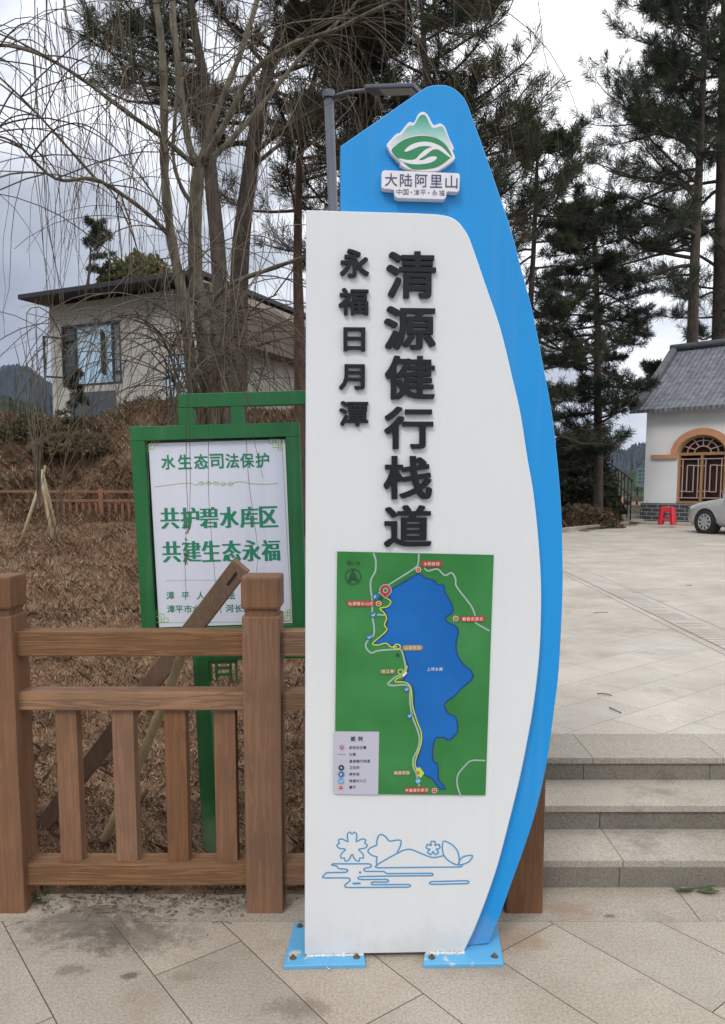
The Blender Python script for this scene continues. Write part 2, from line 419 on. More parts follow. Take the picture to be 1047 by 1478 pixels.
def worn_paint(name, c, chip, amount=0.62, rough=0.42, scale=14):
    m = mat(name, c, rough, 0.05, 3.0, 0.05, 90)
    n = m.node_tree.nodes; l = m.node_tree.links; b = n['Principled BSDF']
    src = b.inputs['Base Color'].links[0].from_socket
    tc = n.new('ShaderNodeTexCoord'); ns = n.new('ShaderNodeTexNoise'); ns.inputs['Scale'].default_value = scale; ns.inputs['Detail'].default_value = 6
    l.new(tc.outputs['Object'], ns.inputs['Vector'])
    mr = n.new('ShaderNodeMapRange'); mr.inputs['From Min'].default_value = amount; mr.inputs['From Max'].default_value = amount + 0.05
    l.new(ns.outputs['Fac'], mr.inputs['Value'])
    mx = n.new('ShaderNodeMix'); mx.data_type = 'RGBA'; l.new(mr.outputs[0], mx.inputs['Factor']); l.new(src, mx.inputs['A']); mx.inputs['B'].default_value = (*chip, 1)
    l.new(mx.outputs['Result'], b.inputs['Base Color'])
    return m
def leafmat(name, c, var=0.35, trans=0.25, vscale=3.0):
    m = mat(name, c, 0.6, var, vscale, spec=0.25)
    n = m.node_tree.nodes; l = m.node_tree.links; b = n['Principled BSDF']
    src = b.inputs['Base Color'].links[0].from_socket
    t = n.new('ShaderNodeBsdfTranslucent'); l.new(src, t.inputs['Color'])
    mx = n.new('ShaderNodeMixShader'); mx.inputs['Fac'].default_value = trans
    l.new(b.outputs[0], mx.inputs[1]); l.new(t.outputs[0], mx.inputs[2]); l.new(mx.outputs[0], n['Material Output'].inputs['Surface'])
    return m

M = dict(
    blue=mat('blue_paint', (0.012, 0.265, 0.66), 0.42, 0.03, 2.0, 0.03, 120, spec=.3),
    white=mat('white_panel_paint', (0.65, 0.675, 0.705), 0.36, 0.02, 1.2, 0.02, 160),
    black=mat('black_acrylic', (0.011, 0.013, 0.018), 0.45, spec=.25),
    bluebase=worn_paint('worn_blue_plate', (0.10, 0.36, 0.62), (0.50, 0.49, 0.46), 0.60),
    bolt=mat('rusty_steel', (0.20, 0.16, 0.13), 0.55, 0.4, 60, metal=0.6),
    mortar=mat('white_filler', (0.62, 0.61, 0.58), 0.9, 0.2, 60, 0.4, 80),
    line=mat('line_blue', (0.055, 0.27, 0.52), 0.5),
    plaque=mat('plaque_white', (0.72, 0.70, 0.76), 0.35, 0.02),
    leaf_green=mat('logo_green', (0.012, 0.22, 0.085), 0.4),
    navy=mat('logo_navy', (0.05, 0.075, 0.16), 0.4),
    map_green=mat('map_green', (0.032, 0.185, 0.043), 0.4, c2=(0.048, 0.23, 0.07), vscale=5.0, var=0.15, spec=.25),
    lake=mat('map_lake', (0.004, 0.105, 0.40), 0.38, c2=(0.012, 0.145, 0.47), vscale=3.0, var=0.1, spec=.25),
    shore=mat('map_shore', (0.006, 0.045, 0.20), 0.4),
    road=mat('map_road', (0.30, 0.42, 0.38), 0.5),
    trail=mat('map_trail', (0.48, 0.58, 0.07), 0.5),
    red=mat('map_red', (0.42, 0.030, 0.030), 0.45),
    ochre=mat('map_ochre', (0.33, 0.24, 0.07), 0.45),
    olive=mat('map_olive', (0.14, 0.19, 0.05), 0.45),
    pink=mat('map_pale_text', (0.75, 0.60, 0.52), 0.5),
    pin=mat('map_pin_red', (0.42, 0.018, 0.05), 0.4),
    yellow=mat('map_yellow', (0.60, 0.56, 0.08), 0.5),
    pblue=mat('map_marker_blue', (0.025, 0.16, 0.40), 0.4),
    cyan=mat('map_marker_cyan', (0.06, 0.33, 0.55), 0.4),
    ink=mat('map_ink', (0.03, 0.035, 0.04), 0.5),
    dkgreen=mat('map_ink_green', (0.012, 0.06, 0.03), 0.5),
    legend=mat('legend_lilac', (0.46, 0.455, 0.56), 0.45),
    gframe=mat('green_metal', (0.010, 0.125, 0.032), 0.40, 0.12, 5, 0.05, 90),
    notice=mat('notice_white', (0.66, 0.68, 0.78), 0.38, 0.02, 2),
    ngreen=mat('notice_green_ink', (0.010, 0.22, 0.115), 0.5),
    nlime=mat('notice_lime_ink', (0.30, 0.50, 0.10), 0.5),
    nlightg=mat('notice_line_ink', (0.22, 0.34, 0.18), 0.5),
    gap=mat('dark_gap', (0.01, 0.012, 0.012), 0.8),
    fx=wood('fence_timber_across', (0.215, 0.112, 0.053), 'x'),
    fz=wood('fence_timber_upright', (0.192, 0.096, 0.049), 'z'),
    board=wood('weathered_board', (0.165, 0.105, 0.066), 'z', 0.8),
    bamboo=mat('bamboo', (0.36, 0.29, 0.17), 0.5, 0.25, 12, 0.1, 40, (1, 1, .3)),
    lamp=mat('lamp_grey_paint', (0.085, 0.095, 0.125), 0.45, 0.06, 8),
    lampglass=mat('lamp_lens', (0.30, 0.33, 0.34), 0.2),
    bark=mat('pine_bark', (0.060, 0.045, 0.036), 0.9, 0.5, 9, 0.9, 22, (1, 1, .35)),
    barkred=mat('reddish_pine_bark', (0.105, 0.060, 0.043), 0.9, 0.45, 9, 0.9, 22, (1, 1, .35)),
    wbark=mat('willow_bark', (0.092, 0.072, 0.048), 0.9, 0.5, 14, 1.0, 34, (1, 1, .35), c2=(0.165, 0.15, 0.108)),
    twig=mat('willow_twig', (0.072, 0.064, 0.042), 0.8, 0.5, 3),
    twigr=mat('willow_twig_brown', (0.088, 0.060, 0.042), 0.8, 0.5, 3),
)
def weather(m, streak, dirt, zlow):
    n = m.node_tree.nodes; l = m.node_tree.links; b = n['Principled BSDF']; src = b.inputs['Base Color'].links[0].from_socket
    tc = n.new('ShaderNodeTexCoord'); mp = n.new('ShaderNodeMapping'); mp.inputs['Scale'].default_value = (26, 26, .9); l.new(tc.outputs['Object'], mp.inputs['Vector'])
    ns = n.new('ShaderNodeTexNoise'); ns.inputs['Scale'].default_value = 1; ns.inputs['Detail'].default_value = 6; l.new(mp.outputs[0], ns.inputs['Vector'])
    r1 = n.new('ShaderNodeMapRange'); r1.inputs['From Min'].default_value = .52; r1.inputs['From Max'].default_value = .80; r1.inputs['To Max'].default_value = streak; l.new(ns.outputs['Fac'], r1.inputs['Value'])
    sx = n.new('ShaderNodeSeparateXYZ'); l.new(tc.outputs['Object'], sx.inputs[0])
    n2 = n.new('ShaderNodeTexNoise'); n2.inputs['Scale'].default_value = 7; n2.inputs['Detail'].default_value = 8; n2.inputs['Roughness'].default_value = .7; l.new(tc.outputs['Object'], n2.inputs['Vector'])
    ad = n.new('ShaderNodeMath'); ad.operation = 'MULTIPLY_ADD'; ad.inputs[1].default_value = -.55; l.new(n2.outputs['Fac'], ad.inputs[0]); l.new(sx.outputs['Z'], ad.inputs[2])
    r2 = n.new('ShaderNodeMapRange'); r2.inputs['From Min'].default_value = zlow; r2.inputs['From Max'].default_value = zlow - .22; r2.inputs['To Max'].default_value = dirt; l.new(ad.outputs[0], r2.inputs['Value'])
    mxx = n.new('ShaderNodeMath'); mxx.operation = 'MAXIMUM'; l.new(r1.outputs[0], mxx.inputs[0]); l.new(r2.outputs[0], mxx.inputs[1])
    x = n.new('ShaderNodeMix'); x.data_type = 'RGBA'; l.new(mxx.outputs[0], x.inputs['Factor']); l.new(src, x.inputs['A']); x.inputs['B'].default_value = (.33, .30, .26, 1); l.new(x.outputs['Result'], b.inputs['Base Color'])
weather(M['white'], .06, .30, -.12); weather(M['blue'], .10, .45, -.12); weather(M['gframe'], .10, .35, .0); weather(M['notice'], .14, .2, -.3)
N1 = leafmat('pine_needles_dark', (0.028, 0.040, 0.024)); N2 = leafmat('pine_needles_green', (0.048, 0.066, 0.034)); N3 = leafmat('pine_needles_brown', (0.085, 0.060, 0.036)); N4 = leafmat('pine_needles_deep', (0.020, 0.026, 0.017))
S1 = leafmat('shrub_leaf_olive', (0.125, 0.108, 0.055)); S2 = leafmat('shrub_leaf_dark', (0.033, 0.038, 0.020)); S3 = leafmat('shrub_leaf_brown', (0.18, 0.125, 0.08)); S4 = leafmat('shrub_leaf_yellow', (0.15, 0.135, 0.055))
D1 = leafmat('dry_blade_tan', (0.37, 0.24, 0.152), .3, .2); D2 = leafmat('dry_blade_brown', (0.285, 0.165, 0.104), .3, .2); D3 = leafmat('dry_blade_pale', (0.48, 0.38, 0.27), .3, .2); D4 = leafmat('dry_blade_olive', (0.21, 0.17, 0.09), .3, .2)
D5 = leafmat('dry_blade_dark', (0.175, 0.102, 0.066), .3, .1)

# ================================================================== THE SETTING
PZ = 0.339                                            # height of the plaza
YF = G(382, 1318).y                                   # front of the fence posts
YS = G(523, 1280.5).y                                 # foot of the steps
RISE = PZ / 3
def lower_paving():
    P = G(185, 1360)
    sx, sy = G(150, 1340).x, G(150, 1340).y
    spots = ((G(130, 1335).x, G(130, 1335).y, 0.24, 0.62, (0.075, 0.06, 0.048)), (G(200, 1352).x, G(200, 1352).y, 0.19, 0.55, (0.075, 0.06, 0.048)),
             (G(430, 1455).x, G(430, 1455).y, 0.085, 0.5, (0.13, 0.09, 0.07)), (G(188, 1408).x, G(188, 1408).y, 0.03, 0.7, (0.06, 0.05, 0.04)),
             (G(105, 1398).x, G(105, 1398).y, 0.06, 0.5, (0.07, 0.058, 0.045)), (G(740, 1358).x, G(740, 1358).y, 0.13, 0.5, (0.23, 0.135, 0.075)),
             (G(820, 1312).x, G(820, 1312).y, 0.10, 0.5, (0.25, 0.15, 0.10)), (G(270, 1410).x, G(270, 1410).y, 0.05, 0.35, (0.16, 0.10, 0.06)), (G(880, 1322).x, G(880, 1322).y, 0.02, 0.7, (0.09, 0.07, 0.05)))
    a = math.atan2(G(185, 1360).y - G(278, 1478).y, G(185, 1360).x - G(278, 1478).x)
    # the running joints pass through (185,1360) in the photograph
    c, s = math.cos(-a), math.sin(-a); v = s * P.x + c * P.y
    g = granite('beige_granite_slabs', (0.365, 0.328, 0.28), (1.22, LROW), 0.42, -a, (0.12, -v), spots=spots)
    mb = MB(); y1 = G(523, 1330).y
    mb.add([(-9, -4, 0), (9, -4, 0), (9, y1, 0), (-9, y1, 0)], [(0, 1, 2, 3)]).build('pavement', g)['kind'] = 'structure'
    gb = granite('beige_granite_border', (0.35, 0.313, 0.265), (1.15, 0.5), 0.45, 0, (0.46, -y1), spots=spots)
    mb = MB(); mb.add([(-9, y1 + .003, -.001), (9, y1 + .003, -.001), (9, YS + .25, -.001), (-9, YF + .20, -.001)], [(0, 1, 2, 3)])
    mb.v = [(-9, y1 + .003, -.001), (9, y1 + .003, -.001), (9, YS + .2, -.001), (.55, YS + .2, -.001), (.55, YF + .17, -.001), (-9, YF + .17, -.001)]
    mb.f = [(0, 1, 2, 3, 4, 5)]
    mb.build('pavement_border', gb)['kind'] = 'structure'
    mb = MB(); mb.box((0, y1 + .0015, -.02), (18, .003, .03)).build('pavement_joint', M['gap'])['kind'] = 'structure'
_l1, _l2 = G(83, 1478), G(278, 1478)
_a = math.atan2(G(185, 1360).y - _l2.y, G(185, 1360).x - _l2.x)
LROW = abs((_l2.x - _l1.x) * math.sin(_a))
lower_paving()

YP = G(523, 1092.6, PZ).y; Y2 = G(523, 1161.5, 2 * RISE).y; Y1 = G(523, 1240, RISE).y
YC = G(523, 1058.6, PZ).y
XL = 0.50                                             # left end of the steps, behind the guide sign
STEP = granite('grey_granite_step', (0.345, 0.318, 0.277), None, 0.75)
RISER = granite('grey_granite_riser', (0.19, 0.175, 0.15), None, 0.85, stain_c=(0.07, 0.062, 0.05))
def steps():
    t, rs = MB(), MB(); x1 = 9.0; gp = .002
    def row(mb, y0, y1, z0, z1, cuts, bev=.003):
        xs = [XL] + cuts + [x1]
        for a, b in zip(xs[:-1], xs[1:]): mb.box(((a + b) / 2, (y0 + y1) / 2, (z0 + z1) / 2), (b - a - gp, y1 - y0, z1 - z0), bev)
    th = .030
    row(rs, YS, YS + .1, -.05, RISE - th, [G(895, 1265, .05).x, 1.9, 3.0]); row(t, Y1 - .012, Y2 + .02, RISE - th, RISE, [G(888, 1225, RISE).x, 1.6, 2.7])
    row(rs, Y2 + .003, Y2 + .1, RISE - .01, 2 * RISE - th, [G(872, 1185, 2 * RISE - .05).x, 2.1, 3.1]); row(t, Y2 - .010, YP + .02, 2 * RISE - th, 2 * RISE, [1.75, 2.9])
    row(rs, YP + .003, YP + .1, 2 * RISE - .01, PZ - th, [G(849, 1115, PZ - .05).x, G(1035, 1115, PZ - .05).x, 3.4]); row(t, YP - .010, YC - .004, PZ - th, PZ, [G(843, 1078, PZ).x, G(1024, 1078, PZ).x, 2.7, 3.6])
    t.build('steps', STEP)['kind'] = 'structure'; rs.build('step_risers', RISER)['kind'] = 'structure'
steps()

KA, KB = G(812, 768, PZ), G(905, 757.5, PZ)           # the kerb of the planting bed
KD = (KB - KA).normalized()
K0 = KA - KD * 0.9
HC = G(928, 755, PZ)                                  # left foot of the white house
PLEFT = [(XL, YC), (1.15, 6.0), (2.6, 12.5), (K0.x, K0.y)]
PLAZA = PLEFT + [(KB.x, KB.y), (HC.x - .4, HC.y + .2), (HC.x + 3, HC.y + 5), (60, HC.y + 10), (60, YC)]
def in_poly(x, y, P):
    r = False; n = len(P)
    for i in range(n):
        (x1, y1), (x2, y2) = P[i], P[i - 1]
        if (y1 > y) != (y2 > y) and x < (x2 - x1) * (y - y1) / (y2 - y1) + x1: r = not r
    return r
pz = granite('plaza_granite_slabs', (0.45, 0.425, 0.388), (0.62, 0.31), 0.30, R(-38), (0.1, 0.07), 0.05, joint_c=(.19, .165, .135))
MB().add([(x, y, PZ - .003) for x, y in PLAZA], [tuple(reversed(range(len(PLAZA))))]).build('plaza', pz)['kind'] = 'structure'
KERB = granite('kerb_granite', (0.40, 0.37, 0.33), None, 0.3)
def kerbs():
    mb = MB()
    pts = [Vector((x, y, PZ)) for x, y in PLEFT[1:]] + [KB.copy()]
    for a, b in zip(pts[:-1], pts[1:]):
        n = max(1, int((b - a).length / 1.0))
        for i in range(n):
            p = a.lerp(b, i / n); q = a.lerp(b, (i + 1) / n); d = (q - p).normalized() * .004
            mb.span(p + d + Vector((0, 0, .03)), q - d + Vector((0, 0, .03)), .16, .16, .012)
    mb.build('kerb', KERB)['kind'] = 'structure'
kerbs()

# terrain -----------------------------------------------------------
rng = np.random.default_rng(5)
def sst(a, b, x):
    t = np.clip((x - a) / (b - a), 0, 1); return t * t * (3 - 2 * t)
def vnoise(x, y, s, seed=0):
    x = np.asarray(x, float) * s + seed * 17.3; y = np.asarray(y, float) * s + seed * 9.1
    def h(i, j): return np.mod(np.sin(i * 127.1 + j * 311.7 + seed) * 43758.5453, 1.0)
    i, j = np.floor(x), np.floor(y); u, v = x - i, y - j; u = u * u * (3 - 2 * u); v = v * v * (3 - 2 * v)
    return (h(i, j) * (1 - u) + h(i + 1, j) * u) * (1 - v) + (h(i, j + 1) * (1 - u) + h(i + 1, j + 1) * u) * v
def pleft_x(y):
    return np.interp(y, [0, YC, 6, 12.5, K0.y, K0.y + 5], [XL, XL, 1.15, 2.6, K0.x, K0.x])
def height(x, y):
    x = np.asarray(x, float); y = np.asarray(y, float)
    left = sst(2.9, 24, y) * 0.42 + (vnoise(x, y, .9, 1) - .5) * .22 * sst(3.4, 7, y) + (vnoise(x, y, .3, 2) - .5) * .5 * sst(6, 14, y)
    for (bx, by, br, bh) in ((-8.6, 26.6, 2.3, 1.5), (-11.4, 26.2, 2.2, 1.0), (-6.4, 27.0, 2.2, 1.7), (-13.5, 27, 2.0, .9), (-4.2, 5.6, 1.1, .16), (-2.4, 7.5, 1.3, .14), (-5.5, 11.5, 2.0, .25)):
        left = left + bh * np.exp(-((x - bx) ** 2 + ((y - by) * 1.2) ** 2) / br ** 2)
    rise = sst(24.6, 31.5, y + (vnoise(x, y, .25, 3) - .5) * 3.0)
    top = 4.0 + (vnoise(x, y, .12, 4) - .5) * 1.2 - sst(-11, -19, x) * 1.3
    left = left + rise * top - sst(48, 85, y) * 5.2
    left = left - sst(-22, -50, x) * 2.5
    right = 0.30 + sst(0.3, 7.0, (x - K0.x) * -.79 * .0 + ((x - KA.x) * -KD.y + (y - KA.y) * KD.x)) * 3.1 * sst(12.5, 5.5, x - (y - 24) * .15)
    right = right + (vnoise(x, y, .8, 6) - .5) * .25
    w = sst(1.5, 5.5, x - np.minimum(y, 24) * 0.05)
    h = left * (1 - w) + right * w
    near = pleft_x(y)
    k = sst(1.6, 0.1, np.abs(x - near)) * sst(30, 22, y)
    h = h * (1 - k) + (PZ - .07) * sst(3.0, 4.2, y) * k
    return h
def terrain():
    xs = np.concatenate([np.arange(-70, -14, 1.6), np.arange(-14, 14, .4), np.arange(14, 70, 1.6)])
    ys = np.concatenate([np.arange(YF + .14, 9, .2), np.arange(9, 34, .4), np.arange(34, 110, 2.0)])
    X, Yy = np.meshgrid(xs, ys); Z = height(X, Yy)
    Z = Z - sst(50, 68, np.abs(X)) * 8 - sst(90, 108, Yy) * 6
    V = np.stack([X, Yy, Z], -1).reshape(-1, 3); nx = len(xs); T = []
    for j in range(len(ys) - 1):
        for i in range(nx - 1):
            cx, cy = (xs[i] + xs[i + 1]) / 2, (ys[j] + ys[j + 1]) / 2
            q = [(xs[i], ys[j]), (xs[i + 1], ys[j]), (xs[i], ys[j + 1]), (xs[i + 1], ys[j + 1])]
            if all(in_poly(a, b, PLAZA) for a, b in q) or (cx > XL + .02 and cy < YC): continue
            a = j * nx + i; T.append((a, a + 1, a + nx + 1, a + nx))
    m = mat('dry_earth', (0.17, 0.105, 0.066), 0.95, 0.45, 9, 1.0, 40, c2=(0.25, 0.165, 0.105), spec=.1)
    o = np_mesh('hillside', V, T, np.zeros(len(T)), [m]); o['kind'] = 'structure'
    o.data.polygons.foreach_set('use_smooth', [True] * len(o.data.polygons))
terrain()
gm = mat('far_ground', (0.05, 0.06, 0.032), 0.95, 0.4, 0.02, 0.5, .2, spec=.03)
MB().add([(-3000, -600, -1.6), (3000, -600, -1.6), (3000, 3000, -1.6), (-3000, 3000, -1.6)], [(0, 1, 2, 3)]).build('ground', gm)['kind'] = 'structure'
def ridge(name, prof, Y, depth, m, seed):
    """a wooded ridge: a crest line with two slopes falling from it"""
    r = np.random.default_rng(seed); cr = []
    for i in range(len(prof) - 1):
        n = 26
        for k in range(n):
            t = k / n; px = prof[i][0] + (prof[i + 1][0] - prof[i][0]) * t; py = prof[i][1] + (prof[i + 1][1] - prof[i][1]) * t
            cr.append(AT(px, py + r.normal(0, .9), Y))
    V = []; nr = 9
    for p in cr:
        for j in range(nr):
            s = j / (nr - 1) * 2 - 1
            z = p.z - (p.z + 3) * abs(s) ** 1.15
            V.append((p.x * (1 + s * depth / Y) + r.normal(0, Y * .0015), Y + s * depth, z + r.normal(0, Y * .0018) * (1 - abs(s))))
    T = [(i * nr + j, (i + 1) * nr + j, (i + 1) * nr + j + 1, i * nr + j + 1) for i in range(len(cr) - 1) for j in range(nr - 1)]
    o = np_mesh(name, V, T, np.zeros(len(T)), [m]); o['kind'] = 'structure'
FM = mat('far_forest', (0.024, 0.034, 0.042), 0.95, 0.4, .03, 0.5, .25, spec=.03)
NM = mat('near_forest', (0.034, 0.042, 0.024), 0.95, 0.45, .12, 0.6, .5, spec=.03)
ridge('mountain', [(-420, 600), (-200, 545), (-60, 560), (8, 528), (40, 527), (60, 545), (90, 560), (140, 575), (260, 620), (420, 640)], 900, 330, FM, 1)
ridge('mountain', [(560, 660), (700, 640), (810, 648), (870, 641), (900, 648), (925, 640), (960, 644), (1100, 620), (1400, 600), (1700, 640)], 1100, 400, FM, 2)
ridge('wooded_hill', [(-500, 570), (-150, 545), (0, 572), (30, 578), (60, 592), (90, 610), (200, 640), (300, 665)], 260, 110, NM, 3)
ridge('wooded_hill', [(600, 690), (760, 676), (880, 678), (930, 684), (1100, 672), (1400, 690)], 300, 90, NM, 4)

# ================================================================== GUIDE SIGN
def guide_sign():
    P = G(440, 1378, 0.02); SP = Plane(P, R(2.6))
    t = thing('guide_sign', 'tall white and blue trail guide sign with raised black characters and a map', 'sign', (P.x + .3, P.y + .08, 0))
    fn = SP.xyz; DB = -0.035
    # back panel: a blue sail shape
    right = [(608, 130), (617, 125), (627, 122.6), (637, 122), (649, 124), (663, 133), (673.7, 147), (682, 169), (700, 219), (720, 277), (737.6, 330), (752, 384), (768.5, 446), (783, 518.7),
             (797, 595), (804.5, 659), (809.5, 715), (812, 771), (812.8, 841), (811, 898), (807, 969), (801.5, 1016), (794, 1073), (785, 1126), (771, 1181), (754, 1233), (738, 1277), (723.6, 1318), (706, 1362)]
    px = [(491.5, 211)] + [tuple(p) for p in crom(right, 5)] + [(660, 1367), (460, 1369), (460, 1100), (491.5, 1050)]
    o = [SP.uv(x, y, DB) for x, y in px]
    zmin = SP.uv(660, 1367, DB)[1]
    MB().prism(o, fn, DB - .085, DB, 0, .003).build('blue_panel', M['blue'], t)
    wr = [(600, 307.5), (638, 310), (658, 317), (672, 333), (681, 352), (701, 410), (723, 475), (740, 545), (752, 598), (762, 662), (770, 708), (777, 771), (781, 830), (781.5, 880), (779, 945), (771, 1016), (761, 1073), (749.6, 1129), (730.7, 1205), (718, 1252), (702, 1299), (686, 1340), (670, 1374)]
    px = [(442, 303)] + [tuple(p) for p in crom(wr, 5)] + [(440, 1378)]
    MB().prism([SP.uv(x, y) for x, y in px], fn, DB + .002, 0, 0, .003).build('white_panel', M['white'], t)
    # raised characters
    BB = {'清': (558, 363, 630, 429.5), '源': (554.6, 442.5, 629.8, 504), '健': (556, 513.5, 628.4, 576), '行': (555, 587, 626, 648), '栈': (554, 658, 624.5, 720.5), '道': (554.6, 729, 623.4, 789.7),
          '永': (491, 359.5, 533, 399.6), '福': (489, 416, 532.4, 454), '日': (496, 472.5, 527.6, 506.4), '月': (489.7, 525.7, 527, 562), '潭': (490, 579, 532, 615)}
    for i, (ch, (x0, y0, x1, y1)) in enumerate(BB.items()):
        a = SP.uv(x0, y1, .012); b = SP.uv(x1, y0, .012); mb = MB()
        bo = (.0235, .0185) if i < 6 else (.026, .022)
        put_glyph(mb, ch, fn, (a[0], a[1], b[0], b[1]), bo, .0005, .012)
        mb.build('raised_character', M['black'], t)
    # emblem
    def Z(x, y): return (480 + x / 4.363, 100 + y / 4.363)
    Q = lambda L, d: [SP.uv(*Z(x, y), d) for x, y in L]
    d1 = DB + .022
    em = [(345, 470), (405, 405), (425, 400), (470, 345), (490, 330), (515, 335), (540, 285), (570, 267), (600, 285), (632, 345), (650, 350), (680, 340), (710, 365), (735, 430), (765, 495), (757, 512), (772, 550), (765, 572), (700, 618), (640, 643), (500, 636), (430, 602), (425, 585), (370, 530), (350, 495)]
    e = MB().prism([tuple(p) for p in crom(Q(em, d1), 3, True)], fn, DB + .001, d1, 0, .0015).build('emblem', M['plaque'], t)
    gr = bpy.data.materials.new('emblem_mountain_print'); gr.use_nodes = True
    n = gr.node_tree.nodes; l = gr.node_tree.links
    tc = n.new('ShaderNodeTexCoord'); sx = n.new('ShaderNodeSeparateXYZ'); l.new(tc.outputs['Object'], sx.inputs[0])
    mr = n.new('ShaderNodeMapRange'); z0 = fn(*SP.uv(*Z(500, 470), d1), d1).z; z1 = fn(*SP.uv(*Z(570, 300), d1), d1).z
    mr.inputs['From Min'].default_value = z0; mr.inputs['From Max'].default_value = z1; l.new(sx.outputs['Z'], mr.inputs['Value'])
    cr = n.new('ShaderNodeValToRGB'); cr.color_ramp.elements[0].color = (.62, .66, .72, 1); cr.color_ramp.elements[1].color = (.04, .30, .20, 1)
    k = cr.color_ramp.elements.new(.5); k.color = (.22, .50, .45, 1)
    l.new(mr.outputs[0], cr.inputs['Fac']); l.new(cr.outputs['Color'], n['Principled BSDF'].inputs['Base Color'])
    mt = [(362, 470), (412, 420), (432, 415), (480, 358), (515, 352), (545, 300), (570, 286), (592, 300), (625, 365), (655, 368), (690, 360), (715, 400), (745, 470), (748, 500), (700, 462), (640, 425), (570, 408), (500, 418), (440, 440), (385, 480)]
    MB().sheet([tuple(p) for p in crom(Q(mt, d1), 3, True)], fn, d1 + .0006).build('mountain_print', gr, e)
    lf = [(372, 512), (400, 480), (450, 445), (510, 425), (575, 419), (640, 430), (690, 457), (725, 492), (752, 545), (738, 562), (690, 600), (640, 622), (560, 632), (500, 627), (455, 594), (440, 578), (405, 556)]
    MB().sheet([tuple(p) for p in crom(Q(lf, d1), 3, True)], fn, d1 + .0010).build('leaf_print', M['leaf_green'], e)
    s1 = [(453, 514), (490, 480), (550, 459), (620, 461), (690, 491), (742, 545), (752, 556), (735, 553), (680, 514), (620, 488), (560, 486), (510, 503), (470, 519)]
    s2 = [(645, 488), (590, 505), (548, 540), (520, 568), (470, 572), (420, 562), (440, 582), (500, 598), (560, 599), (620, 588), (655, 566), (652, 550), (612, 553), (570, 572), (545, 570), (590, 540), (632, 508), (672, 503)]
    MB().sheet([tuple(p) for p in crom(Q(s1, d1), 3, True)], fn, d1 + .0014).sheet([tuple(p) for p in crom(Q(s2, d1), 3, True)], fn, d1 + .0016).build('hand_print', M['plaque'], e)
    pq = [(318, 640), (330, 635), (790, 654), (800, 660), (803, 672), (800, 758), (796, 768), (785, 774), (728, 770), (720, 775), (717, 803), (712, 813), (702, 820), (412, 811), (400, 806), (392, 796), (389, 766), (384, 758), (325, 752), (315, 748), (309, 738), (310, 655)]
    pl = MB().prism(Q(pq, d1 + .006), fn, DB + .001, d1 + .006, 0, .0015).build('name_plaque', M['plaque'], t)
    mb = MB(); d2 = d1 + .0068
    for ch, (x, y) in zip('大陆阿里山', ((370, 695), (464, 699), (560, 702), (654, 705), (750, 709))):
        a = SP.uv(*Z(x - 39, y + 40), d2); b = SP.uv(*Z(x + 39, y - 40), d2)
        put_glyph(mb, ch, fn, (a[0], a[1], b[0], b[1]), (.007, .007), d2)
    mb.build('lettering', M['navy'], pl)
    mb = MB()
    for ch, x in zip('中国·漳平·永福', (420, 462, 497, 530, 572, 607, 645, 689)):
        y = 772 + (x - 420) * .03
        if ch == '·': mb.disc(SP.uv(*Z(x, y), d2), .0022, fn, d2); continue
        a = SP.uv(*Z(x - 18, y + 18), d2); b = SP.uv(*Z(x + 18, y - 18), d2)
        put_glyph(mb, ch, fn, (a[0], a[1], b[0], b[1]), (0, 0), d2)
    mb.build('lettering', M['navy'], pl)
    # ---- map
    dm = .006
    mp_ = MB().prism([SP.uv(x, y, dm) for x, y in ((487, 796), (713, 801), (701, 1148), (483, 1146))], fn, .0005, dm, 0, .0008).build('map_board', M['map_green'], t)
    def A(x, y): return SP.uv(475 + x / 4.188, 785 + y / 4.188, dm)
    def B(x, y): return SP.uv(475 + x / 4.188, 965 + y / 4.188, dm)
    PXU = SP.uv(601, 900, dm)[0] - SP.uv(600, 900, dm)[0]      # one pixel of the photograph, in metres on the board
    la = [(545, 182), (480, 215), (420, 250), (375, 277), (362, 305), (374, 345), (362, 378), (330, 396), (346, 420), (355, 450), (348, 490), (355, 520), (338, 547), (275, 600), (330, 607), (346, 598), (366, 616), (400, 612), (442, 632), (463, 690), (480, 745), (468, 790)]
    lb = [(455, 62), (440, 74), (470, 82), (500, 105), (515, 150), (515, 220), (525, 290), (545, 350), (565, 410), (563, 460), (545, 520), (527, 580), (535, 605), (562, 626), (592, 650), (626, 666), (650, 700), (680, 727), (702, 724), (688, 700), (662, 668), (658, 580), (636, 566), (625, 510), (640, 430), (665, 416), (700, 419), (725, 432), (765, 400), (778, 370), (770, 300), (742, 281), (716, 265), (700, 212), (760, 165), (800, 120), (850, 80), (874, 45)]
    lc = [(872, 795), (858, 765), (820, 735), (785, 690), (770, 640), (770, 590), (782, 540), (775, 505), (750, 490), (715, 470), (706, 445), (745, 415), (748, 380), (725, 330), (700, 290), (696, 252), (655, 245), (635, 220), (580, 205)]
    lake = [A(*p) for p in la] + [B(*p) for p in lb] + [A(*p) for p in lc]
    lk = [tuple(p) for p in crom(lake, 3, True)]
    o = MB().sheet(lk, fn, dm + .0005).build('lake_print', M['lake'], mp_)
    MB().ribbon(lk, PXU * 2.2, fn, dm + .0008, 0, True).build('shoreline_print', M['shore'], mp_)
    rd = MB(); w = PXU * 2.3; dr = dm + .0011
